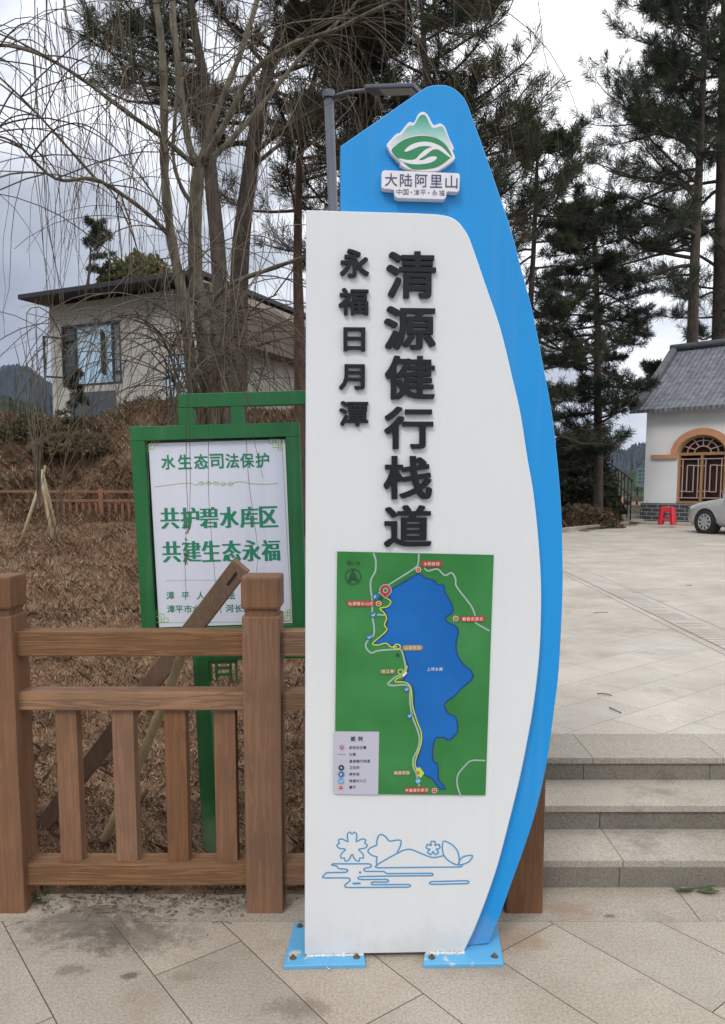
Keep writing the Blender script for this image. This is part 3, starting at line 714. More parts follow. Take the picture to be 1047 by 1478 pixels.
    for i, L in enumerate((
        [A(268, 55), A(283, 100), A(280, 165), A(255, 215), A(252, 270), A(262, 340), A(262, 430), A(272, 500), A(270, 550), A(235, 585), A(222, 620), A(255, 658), A(300, 645), A(390, 638), A(435, 640), A(455, 700), A(462, 750), A(445, 785), A(400, 805), A(362, 838), B(358, 95), B(385, 102), B(460, 98), B(488, 120), B(490, 200), B(505, 290), B(535, 370), B(548, 430), B(535, 490), B(510, 545), B(510, 590), B(530, 640), B(545, 710)],
        [A(543, 60), A(540, 110), A(520, 145), A(360, 248)], [A(575, 145), A(600, 163), A(655, 152), A(700, 190), A(740, 175), A(765, 210), A(770, 255), A(830, 335), A(865, 385), A(885, 440), A(885, 475), A(970, 525)],
        [A(290, 428), A(340, 430)], [A(300, 300), A(330, 280)], [B(945, 555), B(860, 556), B(815, 595), B(780, 640), B(775, 700), B(795, 768)])):
        rd.ribbon([tuple(p) for p in crom(L, 5)], w if i else w * 1.1, fn, dr + i * .0001)
    rd.build('road_print', M['road'], mp_)
    tr = MB()
    for i, L in enumerate(([A(340, 325), A(360, 335), A(374, 350), A(355, 378), A(308, 390), A(335, 418), A(348, 450), A(335, 490), A(347, 525), A(265, 600), A(300, 610), A(345, 600), A(375, 622), A(412, 620)], [A(455, 790), A(470, 750), A(472, 735)],
                           [B(455, 42), B(408, 62), B(405, 80), B(460, 82), B(495, 115), B(505, 220), B(530, 310), B(558, 390), B(555, 460), B(530, 530), B(520, 580), B(535, 610)])):
        tr.ribbon([tuple(p) for p in crom(L, 5)], PXU * 1.7, fn, dr + .0007 + i * .0001)
    tr.ribbon([A(412 + 20 * math.cos(a / 8 * math.pi), 622 + 16 * math.sin(a / 8 * math.pi)) for a in range(16)], PXU * 1.8, fn, dr + .0011, 0, True)
    tr.ribbon([A(433 + 15 * math.cos(a / 8 * math.pi), 772 + 15 * math.sin(a / 8 * math.pi)) for a in range(16)], PXU * 1.4, fn, dr + .0011, 0, True)
    tr.sheet([B(525, 600), B(550, 595), B(575, 632), B(555, 660), B(530, 640)], fn, dr + .0012)
    tr.build('trail_print', M['trail'], mp_)
    def pill(nm, c, hw, hh, text, m, tm, sz, F_):
        u, z = F_(*c); hw *= PXU; hh *= PXU; k = []
        for a in range(-4, 5): k.append((u + hw - hh + hh * math.cos(a / 8 * math.pi), z + hh * math.sin(a / 8 * math.pi)))
        for a in range(4, 13): k.append((u - hw + hh + hh * math.cos(a / 8 * math.pi), z + hh * math.sin(a / 8 * math.pi)))
        q = MB().sheet(k, fn, dr + .0016, 0)
        put_text(q, text, fn, u, z, sz * PXU, sz * PXU * 1.08, (0.012, 0.012), dr + .0021, 0, 1, center=True)
        return q.build('place_label', [m, tm], mp_)
    pill('', (620, 120), 15.5, 4.2, '水韵鱼馆', M['red'], M['pink'], 5.4, A)
    pill('', (192, 360), 20, 4.2, '仙源碧水山庄', M['red'], M['pink'], 5.6, A)
    pill('', (868, 453), 18, 4.2, '春香农家乐', M['red'], M['pink'], 5.8, A)
    pill('', (505, 627), 15, 4.0, '云裳茶园', M['ochre'], M['pink'], 5.4, A)
    pill('', (355, 770), 12, 4.0, '听江亭', M['olive'], M['pink'], 5.8, A)
    pill('', (440, 628), 13, 3.8, '锦溪茶园', M['olive'], M['pink'], 5.4, B)
    pill('', (530, 733), 17.5, 4.2, '平富源农家乐', M['red'], M['pink'], 5.4, B)
    mb = MB(); u, z = A(640, 757); put_text(mb, '上坪水库', fn, u, z, 5.6 * PXU, 5.9 * PXU, (.01, .01), dm + .0016, center=True); mb.build('lake_name', M['notice'], mp_)
    di = dr + .0024; ICM = [M['pink'], M['red'], M['pblue'], M['plaque'], M['cyan'], M['dkgreen'], M['ink'], M['ochre']]
    def icon(c, F_, r_, m, draw=None):
        q = F_(*c); ic = MB().disc(q, r_ * PXU, fn, di, m)
        if draw: draw(ic, q)
        ic.build('map_icon', ICM, mp_)
    def bowl(ic, q): ic.disc(q, 3.1 * PXU, fn, di + .0003, 1); ic.sheet([(q[0] - 1.8 * PXU, q[1] - .2 * PXU), (q[0] + 1.8 * PXU, q[1] - .2 * PXU), (q[0], q[1] + 1.4 * PXU)], fn, di + .0006, 0)
    def park(ic, q): put_glyph(ic, 'P', fn, None, (.02, .02), di + .0004, 0, 3, em=(q[0] + .9 * PXU, q[1] - .3 * PXU, 5.5 * PXU))
    def tick(ic, q): ic.ribbon([(q[0] - 2.4 * PXU, q[1] + .5 * PXU), (q[0] - .6 * PXU, q[1] - 1.8 * PXU), (q[0] + 2.4 * PXU, q[1] + 1.6 * PXU)], 1.1 * PXU, fn, di + .0004, 3)
    for c, F_ in (((540, 155), A), ((300, 360), A), ((765, 450), A), ((637, 735), B), ((72, 717), B)): icon(c, F_, 4.0, 0, bowl)
    for c, F_ in (((280, 318), A), ((75, 637), B)): icon(c, F_, 4.6, 2, park)
    for c, F_ in (((268, 428), A), ((245, 562), A), ((470, 122), B), ((488, 283), B), ((538, 677), B), ((73, 678), B)): icon(c, F_, 4.2, 4 if F_ is B and c[1] > 600 else 2, tick)
    icon((313, 328), A, 2.6, 5); icon((416, 672), A, 2.6, 5); icon((538, 627), B, 2.8, 7)
    icon((75, 597), B, 4.2, 6, lambda ic, q: ic.disc(q, 1.2 * PXU, fn, di + .0003, 3))
    ic = MB()
    for i in range(3): ic.sheet([A(443 + i * 9, 790 - i * 7), A(452 + i * 9, 783 - i * 7), A(460 + i * 6, 795 - i * 7), A(450 + i * 6, 802 - i * 7)], fn, di + i * .0001, 3)
    ic.build('bridge_print', ICM, mp_)
    # location pins
    for c, F_, s in (((341, 280), A, 1.0), ((78, 472), B, .36)):
        mb = MB(); u, z = F_(*c)
        for r_, off, m in ((9.0, -12.3, 0), (7.6, -10.6, 1)):
            r = r_ * PXU * s; o = [(u + r * math.cos(a), z + r * math.sin(a)) for a in [R(-28) + R(236) * k / 20 for k in range(21)]] + [(u, z + off * PXU * s)]
            mb.sheet(o, fn, di + .001 + m * .0004, m)
        mb.disc((u, z), 3.8 * PXU * s, fn, di + .0018, 0); 
        if s > .5: mb.disc((u, z), 2.4 * PXU * s, fn, di + .0021, 2)
        mb.build('location_pin', [M['road'] if s > .5 else M['legend'], M['pin'], M['map_green']], mp_)
    # north arrow
    mb = MB(); u, z = A(146, 197); r = 11 * PXU
    mb.ribbon([(u + r * math.cos(R(k * 12)), z + r * math.sin(R(k * 12))) for k in range(30)], 1.1 * PXU, fn, di, 0, True)
    mb.sheet([(u, z + 11.5 * PXU), (u + 8.2 * PXU, z - 8.5 * PXU), (u, z - 3.5 * PXU), (u - 8.2 * PXU, z - 8.5 * PXU)], fn, di + .0003)
    for ch, dx in zip('北/N', (-5.5, 1.5, 6.5)): put_glyph(mb, ch, fn, None, (.012, .012), di, 0, 0, em=(u + dx * PXU + (1.2 * PXU if ch != '北' else 0), z + 20 * PXU, 7.2 * PXU))
    mb.build('north_arrow', M['dkgreen'], mp_)
    # legend
    lg = MB().sheet([SP.uv(x, y, dm) for x, y in ((482.8, 1055.5), (547.5, 1056), (546, 1146.9), (482.2, 1145.8))], fn, dm + .0006, 0)
    u, z = B(168, 424); put_text(lg, '图例', fn, u, z, 7.4 * PXU, 10.6 * PXU, (.02, .02), dm + .001, 0, 1, center=True)
    for s, y in (('您所在位置', 478), ('公路', 518), ('清源健行栈道', 560), ('卫生间', 598), ('停车场', 638), ('栈道出入口', 678), ('餐厅', 717)):
        u, z = B(132, y); put_text(lg, s, fn, u, z, 5.0 * PXU, 5.15 * PXU, (.008, .008), dm + .001, 0, 1)
    lg.ribbon([B(52, 518), B(102, 519)], 1.5 * PXU, fn, dm + .001, 2).ribbon([B(52, 559), B(112, 560)], .9 * PXU, fn, dm + .001, 3)
    lg.build('legend_print', [M['legend'], M['ink'], mat('legend_grey', (.25, .27, .32), .5), mat('legend_yellow', (.45, .45, .17), .5)], mp_)
    # ---- line drawing of blossoms and water
    def C(x, y): return SP.uv(440 + x / 3.739, 1180 + y / 3.739)
    ld = MB(); wl = 2.1 * PXU
    def stroke(L, k=4, closed=False, smooth=True):
        q = [C(*p) for p in L]
        if k == 3:                                  # straight water lines with rounded corners
            for _ in range(3):
                e = [q[0]]
                for a, b in zip(q[:-1], q[1:]):
                    ln = math.hypot(b[0] - a[0], b[1] - a[1]); f = min(.25, .004 / max(ln, 1e-6))
                    e += [(a[0] + (b[0] - a[0]) * f, a[1] + (b[1] - a[1]) * f), (b[0] + (a[0] - b[0]) * f, b[1] + (a[1] - b[1]) * f)]
                q = e + [q[-1]]
        else: q = [tuple(p) for p in (crom(q, k, closed) if smooth else q)]
        stroke.n += 1; ld.ribbon(q, wl, fn, .0006 + .00005 * stroke.n, 0, closed)
    stroke.n = 0
    def blossom(cx, cy, r, rot, notch=.16):
        L = []
        for i in range(5):
            a0 = rot + i * 72
            for da, rr in ((-36, .44), (-27, .62), (-21, .86), (-9, 1.0), (0, 1.0 - notch), (9, 1.0), (21, .86), (27, .62)):
                a = R(a0 + da); L.append((cx + r * rr * math.sin(a), cy - r * rr * math.cos(a)))
        stroke(L, 2, True)
    blossom(256, 160, 84, 0); blossom(693, 165, 39, 0, .12)
    stroke([(390, 262), (387, 235), (390, 212), (365, 205), (345, 188), (343, 175), (360, 160), (388, 148), (390, 125), (400, 98), (416, 91), (438, 105), (458, 126), (490, 122), (515, 122), (521, 133), (512, 165), (500, 185), (508, 193)])
    stroke([(385, 258), (440, 225), (520, 182), (545, 173), (575, 172), (620, 190), (670, 210), (700, 215), (748, 206)])
    stroke([(748, 125), (742, 160), (752, 205), (785, 238), (828, 254), (834, 220), (822, 175), (790, 143), (752, 124)]); stroke([(828, 254), (840, 225), (865, 208), (905, 205), (890, 235), (860, 250), (828, 256)])
    stroke([(390, 257), (380, 265), (388, 271), (845, 266), (853, 258)], 3)
    stroke([(145, 250), (148, 258), (175, 260), (180, 275), (225, 278), (235, 285), (225, 295), (115, 297), (110, 307), (95, 317), (100, 325), (240, 325), (248, 337), (235, 350), (216, 362), (218, 375), (235, 377), (565, 375), (573, 367), (565, 360), (365, 362), (358, 354), (365, 347), (445, 348), (455, 341), (445, 333), (295, 334), (285, 326), (295, 318), (440, 315), (690, 313), (694, 305), (688, 300), (440, 302), (430, 290), (325, 290), (317, 281), (325, 272), (355, 268), (362, 258), (352, 249), (150, 249)], 3)
    stroke([(672, 353), (680, 345), (880, 340), (888, 348), (880, 356), (680, 360), (672, 353)], 3)
    stroke([(258, 354), (302, 353)], 1); stroke([(258, 357), (302, 356)], 1); ld.disc(C(299, 296), 2.0 * PXU, fn, .0007)
    ld.build('line_drawing', M['line'], t)
    # ---- foot plates
    th = .014
    for q in ([(409, 1395), (528, 1392.5), (520, 1333), (425, 1332)], [(611, 1393), (727, 1391), (718, 1335), (618, 1337)]):
        g = [G(x, y, th * .8) for x, y in q]; mb = MB()
        mb.prism([(p.x, -p.y) for p in g], lambda u, z, d: Vector((u, -z, d)), 0.001, th, 0, .0025)
        pl_ = mb.build('base_plate', M['bluebase'], t)
        for f in ((.1, .16), (.9, .16), (.1, .9), (.9, .9)):
            p = g[0].lerp(g[1], f[0]).lerp(g[3].lerp(g[2], f[0]), f[1]); mb = MB()
            if f[1] > .5 and .2 < (p.x - P.x) < .5: continue
            mb.tube([p + Vector((0, 0, -.004)), p + Vector((0, 0, .003))], .013, 12, 0, True, False).tube([p + Vector((0, 0, .003)), p + Vector((0, 0, .009))], .0085, 6, 0, True, False).tube([p + Vector((0, 0, .01)), p + Vector((0, 0, .015))], .0042, 8, 0, True, False)
            mb.build('bolt', M['bolt'], pl_)
    # filler squeezed out along the foot of the panel
    rr = random.Random(3)
    for a, b in ((443, 525), (615, 671)):
        pts = []; rad = []
        for i in range(60):
            x = a + (b - a) * i / 59; p = G(x, 1379.0 - (x - 440) * .018, th); pts.append(p + Vector((0, -.001 - rr.random() * .003, .0))); rad.append(.0035 + .004 * rr.random() + (.004 if rr.random() < .12 else 0))
        MB().tube(pts, rad, 7).build('filler_bead', M['mortar'], t)
guide_sign()

# ================================================================== NEAR FENCE
def near_fence():
    t = thing('wooden_fence', 'brown timber post and rail fence beside the guide sign', 'fence', (G(382, 1318).x, YF + .07, 0))
    W = .140; yc = YF + W / 2
    fz = lambda y, d=0.0: AT(382, y, YF + d).z
    top = fz(833); n0, n1 = fz(890), fz(880)
    xs = [AT(10, 1318, YF).x, AT(382.5, 1318, YF).x, AT(757, 1318, YF).x, AT(757, 1318, YF).x + .94, ]
    xs = [xs[1] - (xs[2] - xs[1]) * 2, xs[0], xs[1], xs[2]]
    for i, x in enumerate(xs):
        mb = MB(); mb.box((x, yc, (n0 - .02) / 2), (W, W, n0 + .02), .006)
        p = mb.build('post', M['fz'], t)
        c = MB(); c.box((x, yc, (n0 + n1) / 2), (W - .022, W - .022, n1 - n0 + .004), 0).box((x, yc, (n1 + top) / 2 + .001), (W + .004, W + .004, top - n1), .009)
        c.build('post_cap', M['fz'], p)
    yr = yc + .005; dT, dM, dB = .085, .085, .095
    rails = [(fz(948, .03), fz(912, .03), dT), (fz(1026, .03), fz(999, .03), dM), (fz(1278, .03), fz(1247, .03), dB)]
    for i in range(3):
        a, b = xs[i] + W / 2, xs[i + 1] - W / 2
        for (z0, z1, d) in rails:
            MB().box(((a + b) / 2, yr, (z0 + z1) / 2), (b - a + .01, d, z1 - z0), .006).build('rail', M['fx'], t)
        if i == 2: cs = [a + (b - a) * k for k in (.14, .38, .62, .86)]
        else:
            cs = [AT(p, 1140, yr - .03).x for p in (98.0, 179.5, 254.5, 325.5)]
            if i == 0: cs = [c - (xs[2] - xs[1]) for c in cs]
        for c in cs:
            MB().box((c, yr + .006, (rails[2][1] + rails[1][0]) / 2), (.082, .058, rails[1][0] - rails[2][1] + .01), .004).build('baluster', M['fz'], t)
near_fence()

# ================================================================== GREEN NOTICE BOARD
def notice_board():
    L = G(300, 1232, 0.02); Yb = L.y; C0 = AT(312, 760, Yb)
    NP = Plane((C0.x, Yb, C0.z), R(1.0), R(1.7)); fn = NP.xyz
    t = thing('notice_board', 'white notice with green characters in a green metal frame behind the timber fence', 'notice board', (C0.x, Yb, 0))
    # frame corners measured on the plane
    u0, u1 = -.355 * 1.0, 0
    tl, tr_ = NP.uv(186, 614), NP.uv(432, 611); bl = NP.uv(206, 910); w = .058
    u0 = (tl[0] + bl[0]) / 2; u1 = tr_[0]; z1 = (tl[1] + tr_[1]) / 2; z0 = NP.uv(220, 928)[1]
    T_ = .055
    f = MB()
    for (a, b, c, d) in ((u0, z1 - w, u1, z1), (u0, z0, u1, z0 + w), (u0, z0 + w, u0 + w, z1 - w), (u1 - w, z0 + w, u1, z1 - w)):
        f.prism([(a, c_) for c_ in (b, d)][:1] + [(c, b), (c, d), (a, d)], fn, -T_, 0, 0, .002)
    f.build('frame', M['gframe'], t)
    MB().prism([(u0 + w, z0 + w), (u1 - w, z0 + w), (u1 - w, z1 - w), (u0 + w, z1 - w)], fn, -.05, -.028, 0).build('recess', M['gap'], t)
    g = .010
    pn = MB().prism([(u0 + w + g, z0 + w + .004), (u1 - w - .004, z0 + w + .004), (u1 - w - .004, z1 - w - g), (u0 + w + g, z1 - w - g)], fn, -.027, -.022).build('notice_panel', M['notice'], t)
    dp = -.0214
    # rails and legs
    b = MB(); zb = NP.uv(300, 955)[1]; zt = NP.uv(300, 943)[1]
    ul0, ul1 = NP.uv(278, 950)[0], NP.uv(278, 950)[0] + .066
    ur = NP.uv(448, 950)[0] + .066
    b.prism([(ul0, zb), (ur, zb), (ur, zt + .012), (ul0, zt + .012)], fn, -T_, -.006, 0, .002).build('lower_rail', M['gframe'], t)
    zg = -C0.z - .06
    for uu in (ul0, NP.uv(448, 950)[0]):
        MB().prism([(uu, zg), (uu + .066, zg), (uu + .066, zb), (uu, zb)], fn, -T_ - .002, -.004, 0, .002).build('leg', M['gframe'], t)
    fr = MB(); uf = ul0 + .066
    for k, (a, b_, c, d) in enumerate(((0, -.014, .12, 0), (0, -.09, .008, -.014), (.025, -.09, .033, -.014), (.033, -.04, .085, -.032), (.085, -.09, .093, -.014), (.033, -.068, .085, -.060), (.11, -.10, .118, -.014))):
        fr.prism([(uf + a, zb + b_), (uf + c, zb + b_), (uf + c, zb + d), (uf + a, zb + d)], fn, -.04, -.012 - k * .0006, 0)
    fr.build('fretwork', mat('fret_green', (.03, .14, .03), .5), t)
    # headpiece above the frame
    h = MB(); zt0, zt1 = NP.uv(300, 587)[1], NP.uv(300, 567)[1]; ua = NP.uv(257, 575)[0]; ub = NP.uv(520, 575)[0]
    h.prism([(ua, zt0), (ub, zt0), (ub, zt1), (ua, zt1)], fn, -T_, -.008, 0, .002)
    for x0, x1 in ((257, 279), (333, 352)):
        a = NP.uv(x0, 600)[0]; c = NP.uv(x1, 600)[0]
        h.prism([(a, z1 - .002), (c, z1 - .002), (c, zt0), (a, zt0)], fn, -T_, -.0085, 0, .002)
    h.build('headpiece', M['gframe'], t)
    # printing
    mb = MB()
    for ch, x in zip('水生态司法保护', (243, 267, 290.5, 313, 335.5, 357, 379)):
        y = 667 - (x - 243) * .02; a = NP.uv(x - 9.4, y + 11, dp); c = NP.uv(x + 9.4, y - 11, dp)
        put_glyph(mb, ch, fn, (a[0], a[1], c[0], c[1]), (.022, .018), dp)
    mb.build('lettering', M['ngreen'], pn)
    mb = MB()
    for s, xs, yc, hh in (('共护碧水库区', (245.5, 274.5, 302, 331, 360, 388), 748, 15.5), ('共建生态永福', (248, 277, 305, 334.5, 363, 391), 796.5, 15.5)):
        for ch, x in zip(s, xs):
            y = yc - (x - 245) * .015; a = NP.uv(x - 13, y + hh, dp); c = NP.uv(x + 13, y - hh, dp)
            put_glyph(mb, ch, fn, (a[0], a[1], c[0], c[1]), (.052, .001), dp)
        mb.build('lettering', M['ngreen'], pn); mb = MB()
    mb = MB(); px = NP.uv(301, 860, dp)[0] - NP.uv(300, 860, dp)[0]
    for s, xs, y in (('漳平人民法院', (246, 268, 290, 311, 334, 356), 859.5), ('漳平市水利局', (247, 259, 271.5, 283.5, 296, 308.5), 879), ('河长办', (332, 344.5, 357), 878)):
        for ch, x in zip(s, xs): put_glyph(mb, ch, fn, None, (.016, .012), dp, 0, 0, em=(*NP.uv(x, y, dp), 12.2 * px))
        mb.build('lettering', M['ngreen'], pn); mb = MB()
    for q in (319, 366): MB().ribbon([NP.uv(q, 871, dp), NP.uv(q, 886, dp)], .8 * px, fn, dp).build('lettering', M['ngreen'], pn)
    mb = MB()
    for i in range(40):
        x = 240 + i * 3.6; mb.ribbon([NP.uv(x, 838 - i * .03, dp), NP.uv(x + 2.3, 838 - i * .03, dp)], .8 * px, fn, dp)
    q = [NP.uv(x, y, dp) for x, y in ((212.5, 637), (407, 634.5), (421, 897), (223, 899))]
    mb.ribbon(q, .8 * px, fn, dp + .0002, 0, True)
    mb.build('border_line', M['nlightg'], pn)
    k = 0
    for cx, cy, sx, sy in ((211, 636, 1, 1), (406, 634, -1, 1), (225, 898, 1, -1), (419, 896, -1, -1)):
        mb = MB()
        for L in (((0, 12), (12, 12), (12, 4), (4, 4), (4, 16), (0, 16)), ((0, 8), (8, 8), (8, 0)), ((12, 0), (12, 6), (18, 6), (18, 0)), ((0, 0), (17, 0)), ((0, 0), (0, 17))):
            k += 1; mb.ribbon([NP.uv(cx + x * sx, cy + y * sy, dp) for x, y in L], 1.1 * px, fn, dp + .0004 + k * .00002)
        mb.build('corner_ornament', M['nlime'], pn)
    mb = MB(); L = [(223, 703), (245, 700), (270, 697), (283, 700)]
    for i, s in ((0, 1), (1, 1), (2, 1), (3, -1), (4, -1)):
        L += [(291 + i * 10.5 + r_ * math.cos(a), 698 - r_ * .8 * math.sin(a) * s) for r_, a in [(4.2 - j * .25, 3.1 - j * .75) for j in range(11)]]
    L += [(345, 695), (365, 698), (385, 699), (402, 697)]
    mb.ribbon([tuple(p) for p in crom([NP.uv(x, y, dp) for x, y in L], 3)], .8 * px, fn, dp + .0004)
    mb.build('scroll_ornament', M['nlime'], pn)
notice_board()

# ================================================================== LEANING BOARD AND BAMBOO
def leaning():
    Yb = YF + .16
    a = G(62, 1192, .02); b = AT(349, 815, Yb)
    t = thing('timber_board', 'weathered brown board leaning on the fence in front of the notice', 'board', a)
    mb = MB(); d = (b - a); L = d.length
    mb.span(a - d * .04, b, .075, .028, .003, 0, Vector((.3, 1, .2))); mb.build('plank', M['board'], t)
    mb = MB(); mb.span(b - d * .060 + Vector((.004, -.017, -.002)), b - d * .022 + Vector((.004, -.017, -.002)), .009, .004, 0, 0, Vector((.3, 1, .2))); mb.build('nail_slot', M['gap'], t)
    a = G(150, 1215, .02); b = AT(273, 918, YF + .18); d = b - a
    t = thing('bamboo_pole', 'pale bamboo pole leaning behind the fence balusters', 'pole', a)
    pts = []; rr = []
    for i in range(41):
        s = i / 40; pts.append(a + d * s + Vector((0, 0, -.03 * math.sin(s * 3.1)))); rr.append(.021 - .003 * s + (.0035 if i % 10 == 6 else 0))
    MB().tube(pts, rr, 10).build('pole', M['bamboo'], t)
    # a tripod of bamboo stakes round a young willow, far back by the rear fence
    for k, (p, q, lab) in enumerate((((26, 741), (66, 672), 'bamboo stake slanting up to the right beside a young tree'), ((76, 756), (58, 680), 'nearer of two pale bamboo stakes slanting down from a young tree'), ((84, 758), (61, 678), 'second pale bamboo stake slanting down to the dry grass'))):
        Y = 17 + k * .2; A_ = AT(p[0], p[1], Y); B_ = AT(q[0], q[1], Y + .4)
        A_.z = min(A_.z, float(height(A_.x, A_.y)) + .05)
        o = MB().tube([A_, A_.lerp(B_, .5) + Vector((0, 0, -.02)), B_], [.045, .04, .03], 8).build('bamboo_stake', M['bamboo'])
        tag(o, lab, 'stake', 'stakes round the young tree')
leaning()

# ================================================================== STREET LAMP
def street_lamp():
    Y = 6.2; a = AT(474.5, 136, Y); b = AT(481, 300, Y); d = (b - a); k = (a.z - .0) / -d.z
    base = a + d * k; base.z = float(height(base.x, base.y)) - .02
    t = thing('street_lamp', 'grey steel lamp post with a flat lamp head behind the guide sign', 'street lamp', base)
    MB().tube([base, base.lerp(a, .5), a], [.046, .041, .036], 16).tube([base, base + Vector((0, 0, .03))], .12, 16, 0, True, False).build('pole', M['lamp'], t)
    MB().tube([a + Vector((0, 0, -.03)), a + Vector((0, 0, .02))], .048, 16, 0, True, False).build('cap', M['lamp'], t)
    e = AT(532, 130, Y - .12); MB().tube([a + Vector((.03, 0, -.02)), a.lerp(e, .5), e], .014, 10).build('arm', M['lamp'], t)
    f = AT(598, 128, Y - .30); d = (f - e).normalized()
    h = MB(); h.span(e, f + d * .03, .13, .030, .008).build('lamp_head', M['lamp'], t)
    MB().span(e + d * .12 + Vector((0, 0, -.018)), f + Vector((0, 0, -.018)), .10, .01, .002).build('lens', M['lampglass'], t)
street_lamp()

# ================================================================== REAR FENCE
def rear_fence():
    a = AT(-180, 760, 25.5); b = AT(330, 757, 23.0); a.z = b.z = .40
    m = mat('rear_fence_timber', (0.20, 0.090, 0.050), .7, .2, 4)
    t = thing('rear_fence', 'far reddish brown picket fence crossing the dry slope', 'fence', a)
    d = (b - a); L = d.length; u = d.normalized(); z0 = .35
    n = int(L / 1.9)
    for z in (1.42, 1.14): MB().span(a + Vector((0, 0, z - a.z)), b + Vector((0, 0, z - a.z)), .09, .085, .01).build('rail', m, t)
    for i in range(n + 1):
        p = a + d * i / n; MB().box((p.x, p.y, .86), (.15, .15, 1.30), .015).build('post', m, t)
    k = int(L / .22); bars = min(k, 99)
    for i in range(bars):
        p = a + d * (i + .5) / bars; MB().box((p.x, p.y, .66), (.085, .05, .90)).build('baluster', m, t)
rear_fence()

# ================================================================== LEFT HOUSE
def left_house():
    Yc = 30.0; c = AT(286, 560, Yc); zt = AT(286, 402, Yc).z; zb = 3.4
    rz = math.atan2(-.42, .90) 
    t = thing('flat_roofed_house', 'cream house with an overhanging flat roof and blue curtained window on the slope', 'house', (c.x, c.y, zb), rz)
    # local: -x runs along the left wall, +y runs back along the right wall
    Lx = 7.55; Ly = 11.0; hh = zt - zb
    wall = mat('cream_render', (0.41, 0.395, 0.368), .85, .10, 1.5, .3, 30)
    # tiled pale cladding joints
    stone = mat('dark_roof_sheet', (0.018, 0.021, 0.028), .6, .2, 2)
    win_u0, win_u1 = -6.87, -3.77; wz0, wz1 = .0, 0.0
    def zat(px, py):    # height on the left wall
        u = (px - 80) / (270 - 80); Y = 33.2 + (Yc - 33.2) * u; return AT(px, py, Y).z - zb
    wz0, wz1 = zat(120, 556), zat(120, 470)
    top = hh - .30
    w = MB()
    def slab(x0, x1, z0, z1): w.box(((x0 + x1) / 2, .12, (z0 + z1) / 2), (x1 - x0, .24, z1 - z0))
    slab(-Lx, win_u0, 0, top); slab(win_u1, 0, 0, top); slab(win_u0, win_u1, 0, wz0); slab(win_u0, win_u1, wz1, top)
    w.box((-.12, .24 + (Ly - .24) / 2, top / 2), (.24, Ly - .24, top)); w.box((-Lx + .12, .24 + (Ly - .24) / 2, top / 2), (.24, Ly - .24, top)); w.box((-Lx / 2, Ly + .12, top / 2), (Lx, .24, top))
    w.build('wall', wall, t, True)
    mb = MB()
    for i in range(1, 7): mb.box((-Lx / 2, -.004, top - i * .62), (Lx, .004, .015))
    mb.build('cladding_joint', mat('joint_grey', (.24, .21, .18), .9), t, True)
    rf = MB(); rf.box((-Lx / 2 + .2, Ly / 2, hh - .10), (Lx + 1.5, Ly + 2.2, .19), .02).build('roof', stone, t, True)
    MB().box((.86, Ly / 2, hh - .47), (.10, Ly + 1.6, .30)).build('fascia_beam', mat('pale_fascia', (.40, .35, .30), .8, .1), t, True)
    MB().box((.5, Ly / 2, hh - 1.45), (.9, Ly, 1.55)).build('balcony_front', mat('brown_cladding', (.16, .125, .10), .85, .25, 2), t, True)
    fr = mat('dark_window_frame', (.03, .035, .035), .5)
    wf = MB(); D = .06
    for x in (win_u0, win_u0 + .70, win_u1 - .40, win_u1): wf.box((x, .02, (wz0 + wz1) / 2), (.09, D, wz1 - wz0 + .09))
    for z in (wz0, wz1): wf.box(((win_u0 + win_u1) / 2, .023, z), (win_u1 - win_u0 + .09, D, .09))
    wf.box((win_u0 + .35, .026, wz1 - .55), (.70, D, .06)); wf.box((win_u1 - .20, .026, wz0 + .45), (.40, D, .06))
    wn = wf.build('window', fr, t, True)
    gl = mat('window_curtain_blue', (.42, .60, .76), .25, .22, 1.2, stretch=(3, 1, .3)); dk = mat('window_dark_glass', (.07, .08, .095), .15)
    MB().box(((win_u0 + .70 + win_u1 - .35) / 2, .10, (wz0 + wz1) / 2), (win_u1 - win_u0 - 1.05, .02, wz1 - wz0)).build('curtain', gl, wn, True)
    MB().box((win_u0 + .33, .112, (wz0 + wz1) / 2), (.72, .02, wz1 - wz0)).build('pane', dk, wn, True)
    MB().box((win_u1 - .18, .112, (wz0 + wz1) / 2), (.36, .02, wz1 - wz0)).build('pane', mat('window_sky_glass', (.24, .28, .36), .12, .3, 1.5), wn, True)
    for x, s in ((win_u0 + .03, -1), (win_u1 - .80, 1)):        # opened casements
        mb = MB(); z0, z1 = wz0 + .35, wz1 - .45
        q = [(x, -.03), (x + s * .42, -.62)]
        for zz in (z0, z1): mb.span((q[0][0], q[0][1], zz), (q[1][0], q[1][1], zz), .07, .07)
        for p in q: mb.span((p[0], p[1], z0 - .034), (p[0], p[1], z1 + .034), .072, .072)
        cs = mb.build('casement', fr, wn, True)
    mb = MB(); mb.box((win_u1 - 1.55, -.015, wz0 - .80), (2.5, .02, 1.0)).build('lower_window', dk, t, True)
    x0 = -.85; mb = MB(); mb.box((x0, -.01, 2.4), (1.3, .05, 1.7)).build('side_window', fr, t, True)
    mb = MB(); mb.box((x0 - .3, -.045, 2.4), (.55, .02, 1.55)).box((x0 + .3, -.045, 2.4), (.55, .02, 1.55)).build('side_pane', gl, t, True)
left_house()

